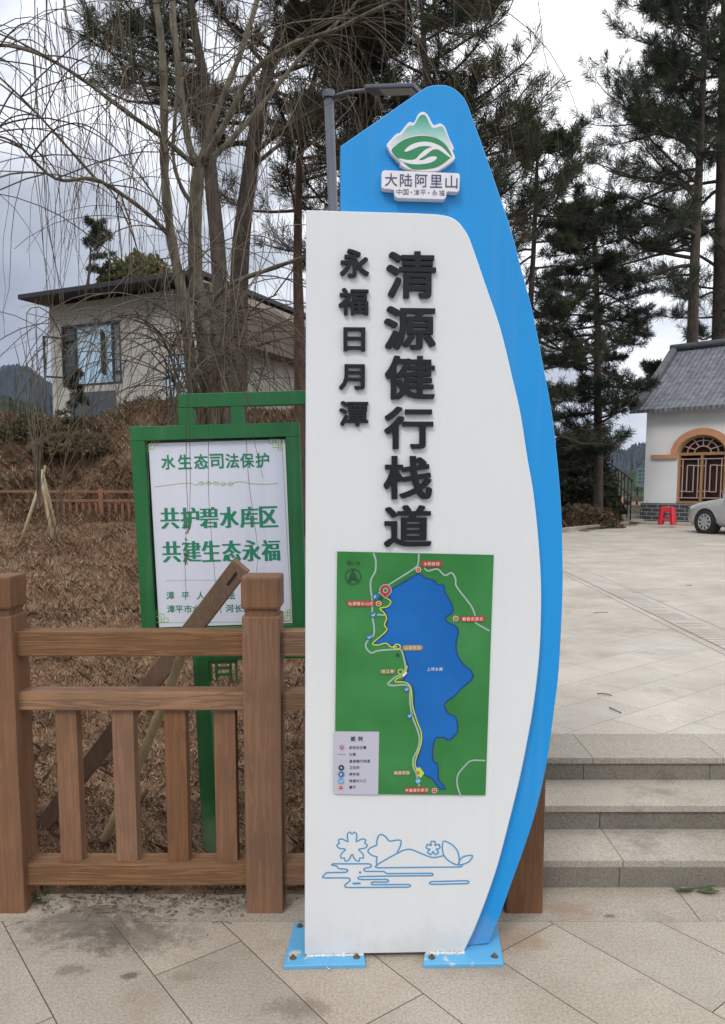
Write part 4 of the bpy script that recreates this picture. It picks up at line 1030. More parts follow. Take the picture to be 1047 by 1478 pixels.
# ================================================================== WHITE HOUSE ON THE RIGHT
YAWH = R(-42)
HPl = Plane((HC.x, HC.y, PZ), YAWH)
def right_house():
    t = thing('white_house', 'white house with grey tiled roof and an orange arched window', 'house', (HC.x, HC.y, PZ), YAWH)
    Hu = lambda px, py: HPl.uv(px, py)
    # local: x along the front, y back, z up; front wall face at y = 0
    Lf, Ld = 7.5, 6.0; zp = Hu(950, 726)[1]; ze = Hu(932, 592)[1]
    plaster = mat('white_plaster', (0.70, 0.71, 0.72), .9, .05, 1.0, .2, 20)
    wc = Hu(1011, 700)[0]; wz0 = Hu(1012, 727)[1]; zs = Hu(1012, 655)[1]; hw = (Hu(1046, 700)[0] - Hu(976, 700)[0]) / 2
    arch = [(wc + hw * math.cos(R(180 - k * 10)), zs + hw * .80 * math.sin(R(180 - k * 10))) for k in range(19)]
    w = MB(); top = ze + .12
    loc = lambda u, z, d: Vector((u, -d, z))
    # front wall built round the arched opening
    w.prism([(0, zp), (wc - hw, zp), (wc - hw, zs), (wc - hw, top), (0, top)], loc, -.25, 0)
    w.prism([(wc + hw, zp), (Lf, zp), (Lf, top), (wc + hw, top)], loc, -.25, 0)
    w.prism(arch + [(wc + hw, top), (wc - hw, top)], loc, -.25, 0)
    if wz0 > zp + .02: w.prism([(wc - hw, zp), (wc + hw, zp), (wc + hw, wz0), (wc - hw, wz0)], loc, -.25, 0)
    w.box((.125, .25 + (Ld - .25) / 2, (zp + top) / 2), (.25, Ld - .25, top - zp)); w.box((Lf - .125, .25 + (Ld - .25) / 2, (zp + top) / 2), (.25, Ld - .25, top - zp)); w.box((Lf / 2, Ld + .125, (zp + top) / 2), (Lf, .25, top - zp))
    zr = ze + 2.35
    for x in (.0, Lf - .25):
        w.add([(x, .1, top), (x, Ld - .1, top), (x, Ld / 2, zr - .12), (x + .25, .1, top), (x + .25, Ld - .1, top), (x + .25, Ld / 2, zr - .12)], [(0, 2, 1), (3, 4, 5), (0, 3, 5, 2), (1, 2, 5, 4), (0, 1, 4, 3)])
    w.build('wall', plaster, t, True)
    bk = bpy.data.materials.new('dark_brick_plinth'); bk.use_nodes = True
    n = bk.node_tree.nodes; l = bk.node_tree.links; tc = n.new('ShaderNodeTexCoord'); mp = n.new('ShaderNodeMapping'); mp.inputs['Rotation'].default_value = (R(-90), 0, 0)
    l.new(tc.outputs['Object'], mp.inputs['Vector']); br = n.new('ShaderNodeTexBrick'); l.new(mp.outputs[0], br.inputs['Vector'])
    br.inputs['Scale'].default_value = 1; br.inputs['Brick Width'].default_value = .36; br.inputs['Row Height'].default_value = .13; br.inputs['Mortar Size'].default_value = .012
    br.inputs['Color1'].default_value = (.035, .035, .042, 1); br.inputs['Color2'].default_value = (.055, .055, .063, 1); br.inputs['Mortar'].default_value = (.24, .24, .25, 1)
    l.new(br.outputs['Color'], n['Principled BSDF'].inputs['Base Color']); n['Principled BSDF'].inputs['Roughness'].default_value = .7
    MB().box((Lf / 2, Ld / 2, zp / 2), (Lf + .08, Ld + .3, zp)).build('plinth', bk, t, True)
    # orange surround and window
    og = mat('orange_surround', (0.50, 0.25, 0.135), .7, .1, 3); fr = mat('ochre_window_frame', (0.34, 0.19, 0.085), .6, .1, 4)
    a1 = [(wc + (hw + .21) * math.cos(R(180 - k * 10)), zs + (hw * .80 + .21) * math.sin(R(180 - k * 10))) for k in range(19)]
    s = MB().prism(a1 + [tuple(p) for p in reversed(arch)], loc, .001, .09)
    s.prism([(wc - hw - .85, zs - .13), (wc - hw, zs - .13), (wc - hw, zs - .001), (wc - hw - .85, zs - .001)], loc, .001, .085); s.prism([(wc + hw, zs - .13), (wc + hw + .85, zs - .13), (wc + hw + .85, zs - .001), (wc + hw, zs - .001)], loc, .001, .085)
    s.build('arch_surround', og, t, True)
    wn = MB(); fw = .075
    wn.prism([(wc - hw, wz0), (wc - hw + fw, wz0), (wc - hw + fw, zs), (wc - hw, zs)], loc, -.16, -.05); wn.prism([(wc + hw - fw, wz0), (wc + hw, wz0), (wc + hw, zs), (wc + hw - fw, zs)], loc, -.16, -.05)
    wn.prism([(wc - fw / 2, wz0), (wc + fw / 2, wz0), (wc + fw / 2, zs), (wc - fw / 2, zs)], loc, -.16, -.048); wn.prism([(wc - hw + .001, wz0 - .03), (wc + hw - .001, wz0 - .03), (wc + hw - .001, wz0 + fw), (wc - hw + .001, wz0 + fw)], loc, -.155, -.03)
    wn.prism([(wc - hw, zs - .04), (wc + hw, zs - .04), (wc + hw, zs + .05), (wc - hw, zs + .05)], loc, -.155, -.035)
    a2 = [(wc + (hw - .07) * math.cos(R(180 - k * 10)), zs + (hw * .80 - .07) * math.sin(R(180 - k * 10))) for k in range(19)]
    wn.prism(arch + [tuple(p) for p in reversed(a2)], loc, -.15, -.045)
    wo = wn.build('window', fr, t, True)
    lt = MB(); g = .022; pinkish = mat('lattice_pale', (.42, .31, .27), .6); kk = 0
    def bar(a, b):
        nonlocal kk; kk += 1
        lt.span((a[0], .088 + kk * .0004, a[1]), (b[0], .088 + kk * .0004, b[1]), .03, .03)
    for sd in (-1, 1):
        x0, x1 = (wc - hw + fw, wc - fw / 2) if sd < 0 else (wc + fw / 2, wc + hw - fw); z0, z1 = wz0 + fw, zs - .05; W_ = x1 - x0; Hh = z1 - z0
        for m_ in (.12, .34):
            a, b, c, d = x0 + W_ * m_, x1 - W_ * m_, z0 + Hh * m_ * .62, z1 - Hh * m_ * .62
            for p, q in (((a, c), (b, c)), ((a, d), (b, d)), ((a, c), (a, d)), ((b, c), (b, d))): bar(p, q)
        for z in (z0 + Hh * .22, z1 - Hh * .22, z0 + Hh * .07, z1 - Hh * .07):
            bar((x0, z), (x0 + W_ * .12, z)); bar((x1 - W_ * .12, z), (x1, z))
        bar((x0 + W_ * .12, z0 + Hh * .22), (x0 + W_ * .34, z0 + Hh * .22)); bar((x1 - W_ * .34, z1 - Hh * .22), (x1 - W_ * .12, z1 - Hh * .22))
    for rr in (.34, .64):
        L = [(wc + hw * rr * math.cos(R(k * 15)), zs + .05 + (hw * .80) * rr * math.sin(R(k * 15))) for k in range(13)]
        for p, q in zip(L[:-1], L[1:]): bar(p, q)
    for a in (0.001, 28, 62, 90, 118, 152): bar((wc + hw * (.34 if a != 90 else 0) * math.cos(R(a)), zs + .05 + hw * .80 * .34 * math.sin(R(a))), (wc + hw * .96 * math.cos(R(a)), zs + hw * .80 * .96 * math.sin(R(a))))
    lt.build('lattice', pinkish, wo, True)
    gm_ = mat('window_dark_red_glass', (.022, .012, .012), .12, .5, 2, c2=(.05, .018, .016))
    MB().prism([(wc - hw, wz0), (wc + hw, wz0), (wc + hw, zs)] + list(reversed(arch))[1:-1] + [(wc - hw, zs)], loc, -.20, -.17).build('pane', gm_, wo, True)
    # tiled roof
    tile = bpy.data.materials.new('grey_roof_tiles'); tile.use_nodes = True
    n = tile.node_tree.nodes; l = tile.node_tree.links; tc = n.new('ShaderNodeTexCoord')
    wv = n.new('ShaderNodeTexWave'); wv.bands_direction = 'X'; wv.inputs['Scale'].default_value = 1.9; wv.inputs['Distortion'].default_value = .4; l.new(tc.outputs['Object'], wv.inputs['Vector'])
    ns = n.new('ShaderNodeTexNoise'); ns.inputs['Scale'].default_value = 5; ns.inputs['Detail'].default_value = 7; l.new(tc.outputs['Object'], ns.inputs['Vector'])
    cr = n.new('ShaderNodeValToRGB'); cr.color_ramp.elements[0].position = .3; cr.color_ramp.elements[0].color = (.085, .095, .115, 1); cr.color_ramp.elements[1].position = .72; cr.color_ramp.elements[1].color = (.19, .20, .23, 1)
    l.new(ns.outputs['Fac'], cr.inputs['Fac']); l.new(cr.outputs['Color'], n['Principled BSDF'].inputs['Base Color']); n['Principled BSDF'].inputs['Roughness'].default_value = .8
    bp = n.new('ShaderNodeBump'); bp.inputs['Strength'].default_value = .7; bp.inputs['Distance'].default_value = .05; l.new(wv.outputs['Fac'], bp.inputs['Height']); l.new(bp.outputs[0], n['Principled BSDF'].inputs['Normal'])
    ov = .42; prof = []
    for k in range(9):           # slightly concave slope
        s_ = k / 8; prof.append((-ov + (Ld / 2 + ov) * s_, ze - .02 + (zr - ze) * (s_ * .86 + .14 * s_ * s_)))
    full = prof + [(Ld - y, z) for y, z in reversed(prof[:-1])]
    X0, X1 = -.42, Lf + .4; mb = MB(); nv = len(full)
    vs = [(X0, y, z) for y, z in full] + [(X1, y, z) for y, z in full] + [(X0, y, z - .11) for y, z in full] + [(X1, y, z - .11) for y, z in full]
    fs = [(i, i + nv, i + nv + 1, i + 1) for i in range(nv - 1)] + [(i + 2 * nv, i + 1 + 2 * nv, i + 1 + 3 * nv, i + 3 * nv) for i in range(nv - 1)]
    fs += [(i, i + 1, i + 1 + 2 * nv, i + 2 * nv) for i in range(nv - 1)] + [(i + nv, i + 3 * nv, i + 1 + 3 * nv, i + 1 + nv) for i in range(nv - 1)] + [(0, 2 * nv, 3 * nv, nv), (nv - 1, 2 * nv - 1, 4 * nv - 1, 3 * nv - 1)]
    ro = mb.add(vs, fs).build('roof', tile, t, True)
    rg = mat('ridge_tile', (.10, .108, .12), .8, .25, 5)
    for x in (X0 + .12, X1 - .12): MB().tube([(x, y, z + .06) for y, z in full], .15, 10).build('verge_tile', rg, ro, True)
    MB().tube([(X0, Ld / 2, zr + .10), (X1, Ld / 2, zr + .10)], .13, 10).build('ridge_tile', rg, ro, True)
    # kerb apron in front of the plinth
    ap = MB(); ap.box((Lf / 2, -.42, .04), (Lf + .8, .75, .09), .01); o = ap.build('house_apron', KERB); o.location = (HC.x, HC.y, PZ); o.rotation_euler = (0, 0, YAWH); o['kind'] = 'structure'
right_house()

# ================================================================== CAR
def car():
    Pw = G(1020.5, 770, PZ)                      # where the near front tyre stands
    rz = R(112); ca, sa = math.cos(rz), math.sin(rz)
    # local: +x is the nose, +y the driver side; the visible flank is local y < 0 after the turn
    wb, tw, fo = 2.55, .74, .80
    side = 1 if True else -1
    lx, ly = 0.0, side * tw
    loc = (Pw.x - (ca * lx - sa * ly), Pw.y - (sa * lx + ca * ly), PZ)
    t = thing('parked_car', 'silver hatchback parked beside the white house, nose to the left', 'car', loc, rz)
    paint = mat('silver_beige_paint', (0.46, 0.465, 0.47), .32, .03, 4, metal=.2, coat=.6); glass = mat('car_glass', (.02, .024, .028), .08)
    rub = mat('tyre_rubber', (.018, .018, .019), .85, .2, 30); alloy = mat('hubcap_silver', (.50, .51, .52), .35, metal=.5); dark = mat('black_trim', (.012, .012, .013), .6)
    # lower body: sections along the length (x, half width, sill z, shoulder z)
    S = [(.82, .50, .34, .56), (.78, .66, .26, .64), (.66, .76, .21, .73), (.40, .81, .20, .81), (.0, .835, .20, .88), (-.45, .84, .20, .94), (-1.0, .845, .20, .95), (-1.8, .845, .20, .96), (-2.6, .84, .21, .97), (-3.1, .82, .24, .96), (-3.32, .72, .32, .90)]
    def ring(x, w, z0, z1):
        L = [(w * .80, z0), (w * .97, z0 + .10), (w, z0 + (z1 - z0) * .45), (w * .985, z0 + (z1 - z0) * .72), (w * .92, z1 - .03), (w * .80, z1)]
        c = .05 if x > -.5 else .0
        return [(x, a, b) for a, b in L] + [(x, L[-1][0] * .5, z1 + c * .8), (x, 0, z1 + c)] + [(x, -L[-1][0] * .5, z1 + c * .8)] + [(x, -a, b) for a, b in reversed(L)]
    b = MB(); rs = [ring(*s) for s in S]; n = len(rs[0])
    b.add([p for r in rs for p in r], [(i * n + k, i * n + (k + 1) % n, (i + 1) * n + (k + 1) % n, (i + 1) * n + k) for i in range(len(rs) - 1) for k in range(n)] + [tuple(reversed(range(n))), tuple((len(rs) - 1) * n + k for k in range(n))], 0, True)
    # greenhouse
    gs = [(-.50, .72, .96), (-.95, .70, 1.27), (-1.25, .655, 1.44), (-1.9, .64, 1.48), (-2.5, .64, 1.43), (-2.95, .66, 1.22), (-3.2, .70, .98)]
    vs = []; m = 6
    for x, w, z in gs:
        zb = .93; vs += [(x, .78 if z > 1 else .74, zb), (x, w, z - .03), (x, w * .85, z), (x, -w * .85, z), (x, -w, z - .03), (x, -(.78 if z > 1 else .74), zb)]
    b.add(vs, [(i * m + k, i * m + k + 1, (i + 1) * m + k + 1, (i + 1) * m + k) for i in range(len(gs) - 1) for k in range(m - 1)], 0, True)
    b.build('body', paint, t, True)
    for s in (1, -1):
        q = MB(); q.add([(-.82, s * .765, .99), (-1.28, s * .69, 1.385), (-1.86, s * .665, 1.42), (-1.86, s * .775, .985)], [(0, 1, 2, 3)]).add([(-1.93, s * .775, .985), (-1.93, s * .665, 1.42), (-2.45, s * .665, 1.38), (-2.72, s * .765, 1.0)], [(0, 1, 2, 3)])
        q.v = [(x, y + s * .022, z) for x, y, z in q.v]; q.build('side_window', glass, t, True)
        q = MB()
        for i in range(len(S) - 1): pass
        for x in (0, -wb):                           # wheels, their dark arches behind
            MB().tube([(x, s * .60, .31), (x, s * .838, .31)], [.36, .365], 28, 0, True, False).build('wheel_arch', dark, t, True)
            w_ = MB(); prof = [(.70, .20), (.705, .285), (.72, .31), (.80, .31), (.852, .300), (.858, .28), (.852, .20)]
            ring_ = []; k = 32
            for yy, rr in prof:
                ring_ += [(x + rr * math.cos(2 * math.pi * j / k), s * yy, .31 + rr * math.sin(2 * math.pi * j / k)) for j in range(k)]
            w_.add(ring_, [(i * k + j, i * k + (j + 1) % k, (i + 1) * k + (j + 1) % k, (i + 1) * k + j) for i in range(len(prof) - 1) for j in range(k)], 0, True)
            wo = w_.build('wheel', rub, t, True)
            h = MB(); h.tube([(x, s * .80, .31), (x, s * .842, .31)], .205, 28, 1, True, False)
            h.tube([(x, s * .84, .31), (x, s * .866, .31)], .055, 16, 0, True, False)
            for j in range(9):
                a = 2 * math.pi * j / 9; h.span((x + .04 * math.cos(a), s * .855, .31 + .04 * math.sin(a)), (x + .20 * math.cos(a), s * .850, .31 + .20 * math.sin(a)), .058, .022, .004, 0, Vector((0, 1, 0)))
            h.tube([(x + .205 * math.cos(2 * math.pi * j / 28), s * .850, .31 + .205 * math.sin(2 * math.pi * j / 28)) for j in range(29)], .012, 6)
            h.build('hubcap', [alloy, dark], wo, True)
        MB().box((.70, s * .62, .66), (.22, .22, .10), .03, 0, Matrix.Rotation(s * -.5, 3, 'Z')).build('headlight', mat('headlight_glass', (.10, .10, .11), .1, coat=1.0), t, True)
        MB().box((-.72, s * .90, 1.02), (.10, .16, .11), .02).build('wing_mirror', paint, t, True)
        MB().box((-1.45, s * .852, .80), (.17, .03, .028), .006).build('door_handle', paint, t, True)
        MB().span((-.92, s * .846, .30), (-.92, s * .848, .92), .006, .006).span((-1.90, s * .848, .30), (-1.90, s * .848, .94), .006, .006).build('door_gap', dark, t, True)
    MB().add([(-.52, -.66, .975), (-.52, .66, .975), (-1.20, .58, 1.415), (-1.20, -.58, 1.415)], [(0, 1, 2, 3)]).build('windscreen', glass, t, True).location = (.012, 0, .022)
    MB().add([(-3.18, -.6, 1.0), (-2.96, -.56, 1.20), (-2.56, -.5, 1.405), (-2.56, .5, 1.405), (-2.96, .56, 1.20), (-3.18, .6, 1.0)], [(0, 1, 2, 3, 4, 5)]).build('rear_window', glass, t, True).location = (-.02, 0, .018)
    MB().box((.795, 0, .44), (.06, .9, .16), .02).build('grille', dark, t, True)
    for s in (1, -1): MB().box((-3.28, s * .60, .82), (.12, .16, .20), .03).build('tail_light', mat('tail_red', (.3, .01, .01), .2), t, True)
car()

# ================================================================== STOOL, SMALL SIGN, RAILING, STAIRS
def small_things():
    p = G(963, 757, PZ + .085); t = thing('plastic_stool', 'red plastic stool standing against the dark brick plinth', 'stool', p, R(-30))
    red = mat('red_plastic', (0.52, 0.020, 0.035), .35, .06, 6); h = .54; s = .185; k = .135
    mb = MB(); mb.box((0, 0, h - .02), (k * 2 + .05, k * 2 + .05, .045), .014); mb.build('seat', red, t, True)
    for sx in (1, -1):
        for sy in (1, -1):
            mb = MB(); mb.span((sx * s, sy * s, 0), (sx * k, sy * k, h - .03), .10, .10, .012); mb.build('leg', red, t, True)
    sk = MB()
    for a in range(4):
        Mx = Matrix.Rotation(a * math.pi / 2, 3, 'Z')
        for z, hh in ((h - .09, .10), (.17, .07)):
            kk = s + (k - s) * z / h; sk.box(Mx @ Vector((0, -kk - .004 * (a % 2), z)), (kk * 2 - .01, .03, hh), .004, 0, Mx)
    sk.build('apron', red, t, True)
    # small blue-white information board beside the house
    b = AT(927, 720, 27.5); gz = float(PZ)
    t = thing('information_board', 'small pale teal board on two posts left of the white house', 'sign', (b.x, b.y, gz))
    z0, z1 = AT(925, 703, 27.5).z, AT(925, 676, 27.5).z; x0, x1 = AT(919, 700, 27.5).x, AT(938, 700, 27.5).x
    MB().box(((x0 + x1) / 2, b.y, (z0 + z1) / 2), (x1 - x0, .05, z1 - z0), .006).build('panel', mat('pale_teal_board', (.42, .58, .58), .5, .1, 5), t)
    mb = MB()
    for i in range(2):
        for j in range(4): mb.box((x0 + .10 + i * .16, b.y - .030, z1 - .1 - j * .13), (.10, .006, .07))
    mb.build('print', mat('board_print', (.16, .30, .32), .5), t)
    post = mat('grey_board_post', (.10, .095, .07), .7)
    for x in (x0 + .05, x1 - .05): MB().box((x, b.y + .045, (gz - .1 + z1) / 2), (.06, .04, z1 - gz + .1)).build('post', post, t)
    # dark railing going down the bank
    A_ = [AT(884, 671, 27.0), AT(897, 680, 26.4), AT(912, 692, 25.8), AT(913, 694, 25.75)]
    t = thing('stair_railing', 'dark metal railing descending beside the small stone stairs', 'railing', A_[0]); mt = mat('dark_rail_metal', (.03, .03, .028), .6)
    MB().tube(A_, .03, 8).build('handrail', mt, t)
    A2 = [q + Vector((0, 0, -.55)) for q in A_]; MB().tube(A2, .022, 8).build('lower_rail', mt, t)
    for i in range(7):
        s_ = i / 6; j = min(int(s_ * 2.0), 1); q = A_[0].lerp(A_[2], s_)
        MB().tube([q + Vector((0, 0, -1.35)), q], .022, 6).build('baluster', mt, t)
    # stairs
    st = MB(); B0 = G(905, 756, PZ); dx = Vector((math.cos(R(5)), math.sin(R(5)), 0))
    for i in range(4):
        st.box(B0 + Vector((1.3, .5 + i * .38, .07 + i * .145)), (2.6 - i * .1, .40, .15), .012)
    o = st.build('stone_stairs', KERB); o['kind'] = 'structure'
    st = MB(); q = [G(899, 755, PZ) + Vector((0, .1, .12)), G(903, 750, PZ) + Vector((0.1, .3, .45)), B0 + Vector((.7, 1.9, .80)), B0 + Vector((3, 2.2, .85))]
    for a, b_ in zip(q[:-1], q[1:]): st.span(a, b_, .22, .20, .02)
    st.build('stair_cheek', KERB)['kind'] = 'structure'
    # drain grating across the plaza
    t = thing('drain_grating', 'narrow slotted stone drain running across the plaza', 'drain', (G(918, 866, PZ).x, G(918, 866, PZ).y, PZ))
    ga, gb = G(902.5, 867, PZ), G(976.5, 903, PZ); gw = G(935, 866, PZ).x - ga.x; dv = (gb - ga).normalized()
    a = ga - dv * 4.5; b = gb + dv * 2.6; u = Vector((1, 0, 0)) * gw
    sl = granite('drain_cover_granite', (.44, .415, .38), None, .15)
    MB().add([a + Vector((0, 0, .002)), b + Vector((0, 0, .002)), b + u + Vector((0, 0, .002)), a + u + Vector((0, 0, .002))], [(0, 1, 2, 3)]).build('cover', sl, t)
    mb = MB(); L = (b - a).length; k = int(L / .105)
    rr = random.Random(8)
    for i in range(k):
        p_ = a + dv * (i + .5) * L / k
        f0 = .1 if (i // 6) % 2 else .0; v = p_ + u * f0 + Vector((0, 0, .005)); w_ = u * .88; d_ = dv * .007
        if i < 34 or rr.random() < .12: continue
        mb.add([v, v + d_, v + w_ + d_, v + w_], [(0, 1, 2, 3)])
    mb.build('slot', M['gap'], t)
    mb = MB()
    for q in (a - Vector((.09, 0, 0)), a + u + Vector((.09, 0, 0))):
        mb.add([q + Vector((0, 0, .003)), q + dv * L + Vector((0, 0, .003)), q + dv * L + Vector((.008, 0, .003)), q + Vector((.008, 0, .003))], [(0, 1, 2, 3)])
    mb.build('edge_joint', mat('joint_brown', (.40, .37, .33), .9), t)
small_things()

# ================================================================== VEGETATION
def tri_cloud(P, D, L, W, k, spread, r, up=0.0):
    """k pointed blades from every point P, fanned about direction D"""
    N = len(P); P = np.repeat(P, k, 0); D = np.repeat(D, k, 0); L = np.repeat(L, k)
    d = D + r.normal(0, spread, (N * k, 3)); d[:, 2] += up; d /= np.linalg.norm(d, axis=1, keepdims=True) + 1e-9
    s = np.cross(d, r.normal(0, 1, (N * k, 3))); s /= np.linalg.norm(s, axis=1, keepdims=True) + 1e-9
    ln = (L * r.uniform(.65, 1.15, N * k))[:, None]; w = W * r.uniform(.7, 1.3, (N * k, 1))
    b = P + r.normal(0, .02, (N * k, 3))
    V = np.stack([b - s * w * .35, b + d * ln * .55 - s * w, b + d * ln, b + d * ln * .55 + s * w], 1).reshape(-1, 3)
    T = np.arange(N * k * 4).reshape(-1, 4)
    return V, T
def pine(name, label, path, rad, limbs, lo, hi, reach, tuft, seed, mats, weights, bark, bias=None, elev=(5, 35), cat='tree', group=None, k=10, dens=1.0, nw=.016, skirt=.35, curl=.5, flat=.25):
    """path: trunk points (world); limbs spread between fractions lo..hi of the trunk, longest near lo; tufts of needles on side shoots"""
    r = np.random.default_rng(seed); path = crom([Vector(p) for p in path], 6)
    base = path[0]; t = thing(name, label, cat, base, 0, group)
    wood_ = MB(); n = len(path)
    rads = [rad * (1 - .88 * (i / (n - 1)) ** 1.1) for i in range(n)]
    wood_.tube(path, rads, 10)
    TP, TD, TL = [], [], []
    for i in range(limbs):
        f = lo + (hi - lo) * ((i + r.uniform(0, 1)) / limbs); q = f * (n - 1); j = min(int(q), n - 2); p0 = path[j].lerp(path[j + 1], q - j)
        g = (f - lo) / (hi - lo + 1e-6)
        ln = reach * (skirt + (1 - skirt) * (1 - g) ** .8) * r.uniform(.6, 1.1) if g > .18 else reach * r.uniform(.45, 1.05)
        az = r.uniform(0, 2 * math.pi)
        if bias is not None and r.random() < bias[1]: az = bias[0] + r.normal(0, .6)
        el = R(r.uniform(*elev)); d = Vector((math.cos(az) * math.cos(el), math.sin(az) * math.cos(el), math.sin(el)))
        pts = [p0]; m = 7; dd = d.copy()
        for s in range(m):
            dd = (dd + Vector((r.normal(0, .13), r.normal(0, .13), r.normal(0, .10) + curl * .10 * (s - 2)))).normalized()
            pts.append(pts[-1] + dd * ln / m)
        r0 = min(rads[j] * .42, .012 + ln * .016)
        wood_.tube(pts, [r0 * (1 - .85 * s / m) + .004 for s in range(m + 1)], 5, 0, False)
        for s in range(2, m + 1):
            for e in range(max(1, int(round(3 * dens * (1 + (s > 4) * .5))))):
                w = r.uniform(0, 1); p = pts[s].lerp(pts[s - 1], w); sd = (pts[s] - pts[s - 1]).normalized()
                q = Vector(r.normal(0, 1, 3)); q.z = abs(q.z) * .6 - flat * .3; dr = (sd * .7 + q.normalized() * .9).normalized(); sl = ln * r.uniform(.10, .26) * (1.15 - s / m * .5)
                e1 = p + dr * sl + Vector((0, 0, .15 * sl))
                wood_.tube([p, p.lerp(e1, .5) + Vector((0, 0, -.04 * sl)), e1], [.011, .008, .004], 3, 0, False)
                for w2 in ((.45, .72, 1.0) if sl > .45 else (.6, 1.0)):
                    TP.append(p.lerp(e1, w2)); TD.append(dr); TL.append(tuft * r.uniform(.75, 1.25))
        TP.append(pts[-1]); TD.append(dd); TL.append(tuft * 1.1)
    wood_.build('trunk', bark, t)
    TP = np.array([tuple(p) for p in TP]); TD = np.array([tuple(p) for p in TD]); TL = np.array(TL)
    V, T = tri_cloud(TP, TD, TL, nw, k, .75, r, .15)
    mi = np.repeat(r.choice(len(mats), len(TP), p=weights), k)
    np_mesh('crown', V, T, mi, mats, t)
    return t
PG = 'pines behind the sign and houses'
def gz(x, y): return float(height(x, y)) - .1
def trunk_px(pts, Y, base_px=None, lean=0.0):
    L = [AT(x, y, Y + i * lean) for i, (x, y) in enumerate(pts)]
    b = AT(base_px[0], base_px[1], Y) if base_px else L[0]
    b.z = gz(b.x, b.y); return [b] + L
def pines():
    Q = [N1, N2, N3, N4]
    def P(label, px, Y, base, rad, limbs, lo, hi, reach, tuft, seed, w, bark='bark', bias=None, elev=(-5, 35), name='pine_tree', group=PG, k=20, dens=1.05, nw=.0062, **kw):
        pine(name, label, trunk_px(px, Y, base), rad, limbs, lo, hi, reach, tuft, seed, Q, w, M[bark], bias, elev, 'tree', group, k, dens, nw, **kw)
    P('dark leaning pine with a thick trunk rising behind the bare willow', [(345, 420), (358, 270), (385, 110), (425, 0), (455, -90), (480, -190)], 16.5, (338, 560), .22, 52, .36, .97, 2.9, .25, 11, [.32, .20, .42, .06], bias=(R(-10), .35), elev=(-10, 35))
    P('slim pine with a bare dark trunk between the willow stems', [(318, 420), (305, 260), (296, 130), (281, 40), (272, -40), (262, -170)], 15, (322, 560), .17, 30, .44, .97, 2.6, .24, 12, [.40, .40, .20, 0], bias=(R(180), .65), dens=.9)
    P('bushy pine whose branches show above and right of the guide sign', [(632, 480), (628, 330), (622, 200), (612, 60), (606, -60)], 17.5, (634, 640), .20, 60, .30, .98, 3.6, .26, 13, [.38, .44, .18, 0], bias=(R(0), .55), elev=(0, 38), dens=.95)
    P('reddish pine partly hidden by the left edge of the guide sign', [(432, 480), (430, 360), (436, 200), (470, 60), (520, -60)], 18.5, (434, 580), .15, 32, .44, .98, 3.1, .25, 14, [.35, .20, .42, .03], 'barkred', bias=(R(10), .3), elev=(-10, 30))
    P('dark layered conifer between the guide sign and the white house', [(864, 700), (863, 560), (862, 440), (858, 340), (856, 290)], 24, (864, 715), .17, 92, .25, .97, 2.2, .20, 15, [.34, .06, .03, .57], bias=(R(175), .25), elev=(-14, 12), k=18, dens=1.25, nw=.008, skirt=.6, curl=.25, flat=.8)
    P('tall open pine with long bare limbs rising behind the white house', [(999, 520), (1003, 380), (1009, 250), (1015, 120), (1018, 0), (1020, -120)], 30, (998, 690), .24, 62, .30, .98, 5.2, .36, 16, [.40, .52, .05, .03], bias=(R(180), .5), elev=(-5, 40), k=22, dens=1.1, nw=.0085, skirt=.5)
    P('pine with a thick dark trunk at the right edge behind the white house', [(1037, 520), (1040, 300), (1043, 100), (1045, -80)], 32, (1036, 690), .34, 52, .28, .98, 4.4, .36, 17, [.5, .35, .05, .10], bias=(R(180), .3), elev=(-10, 30), k=22, dens=1.1, nw=.009, skirt=.45)
    P('thin pine with drooping branches right of the guide sign', [(752, 640), (764, 470), (772, 330), (776, 225), (778, 175)], 21, (750, 690), .12, 50, .18, .98, 2.6, .23, 18, [.50, .32, .10, .08], bias=(R(0), .3), elev=(-25, 22), dens=1.15, nw=.0075, skirt=.35)
    P('dense dark pine filling the gap behind the lamp post', [(520, 460), (524, 300), (528, 150), (530, 20), (532, -110)], 21, (520, 620), .20, 62, .26, .98, 3.5, .27, 19, [.42, .20, .30, .08], elev=(-8, 30), nw=.0075)
    P('small round topped pine rising beyond the flat roof at left', [(127, 440), (130, 380), (133, 340), (135, 322)], 44, (126, 600), .10, 20, .42, .98, 1.5, .26, 20, [.4, .6, 0, 0], elev=(0, 35), k=10, dens=.8, nw=.014)
    P('small dark young conifer in front of the blue curtained window', [(107, 640), (108, 590), (107, 550), (107, 535)], 27.5, (107, 660), .04, 16, .40, .95, .62, .16, 21, [.5, .2, 0, .3], elev=(-15, 20), name='young_conifer', group=None, k=9, dens=.7, nw=.010)
    P('low pine bough seen behind the ridge of the white house', [(966, 620), (968, 570), (966, 545), (965, 525)], 34, (966, 690), .12, 16, .5, .98, 1.7, .3, 22, [.6, .4, 0, 0], elev=(-10, 25), k=13, nw=.014)
pines()

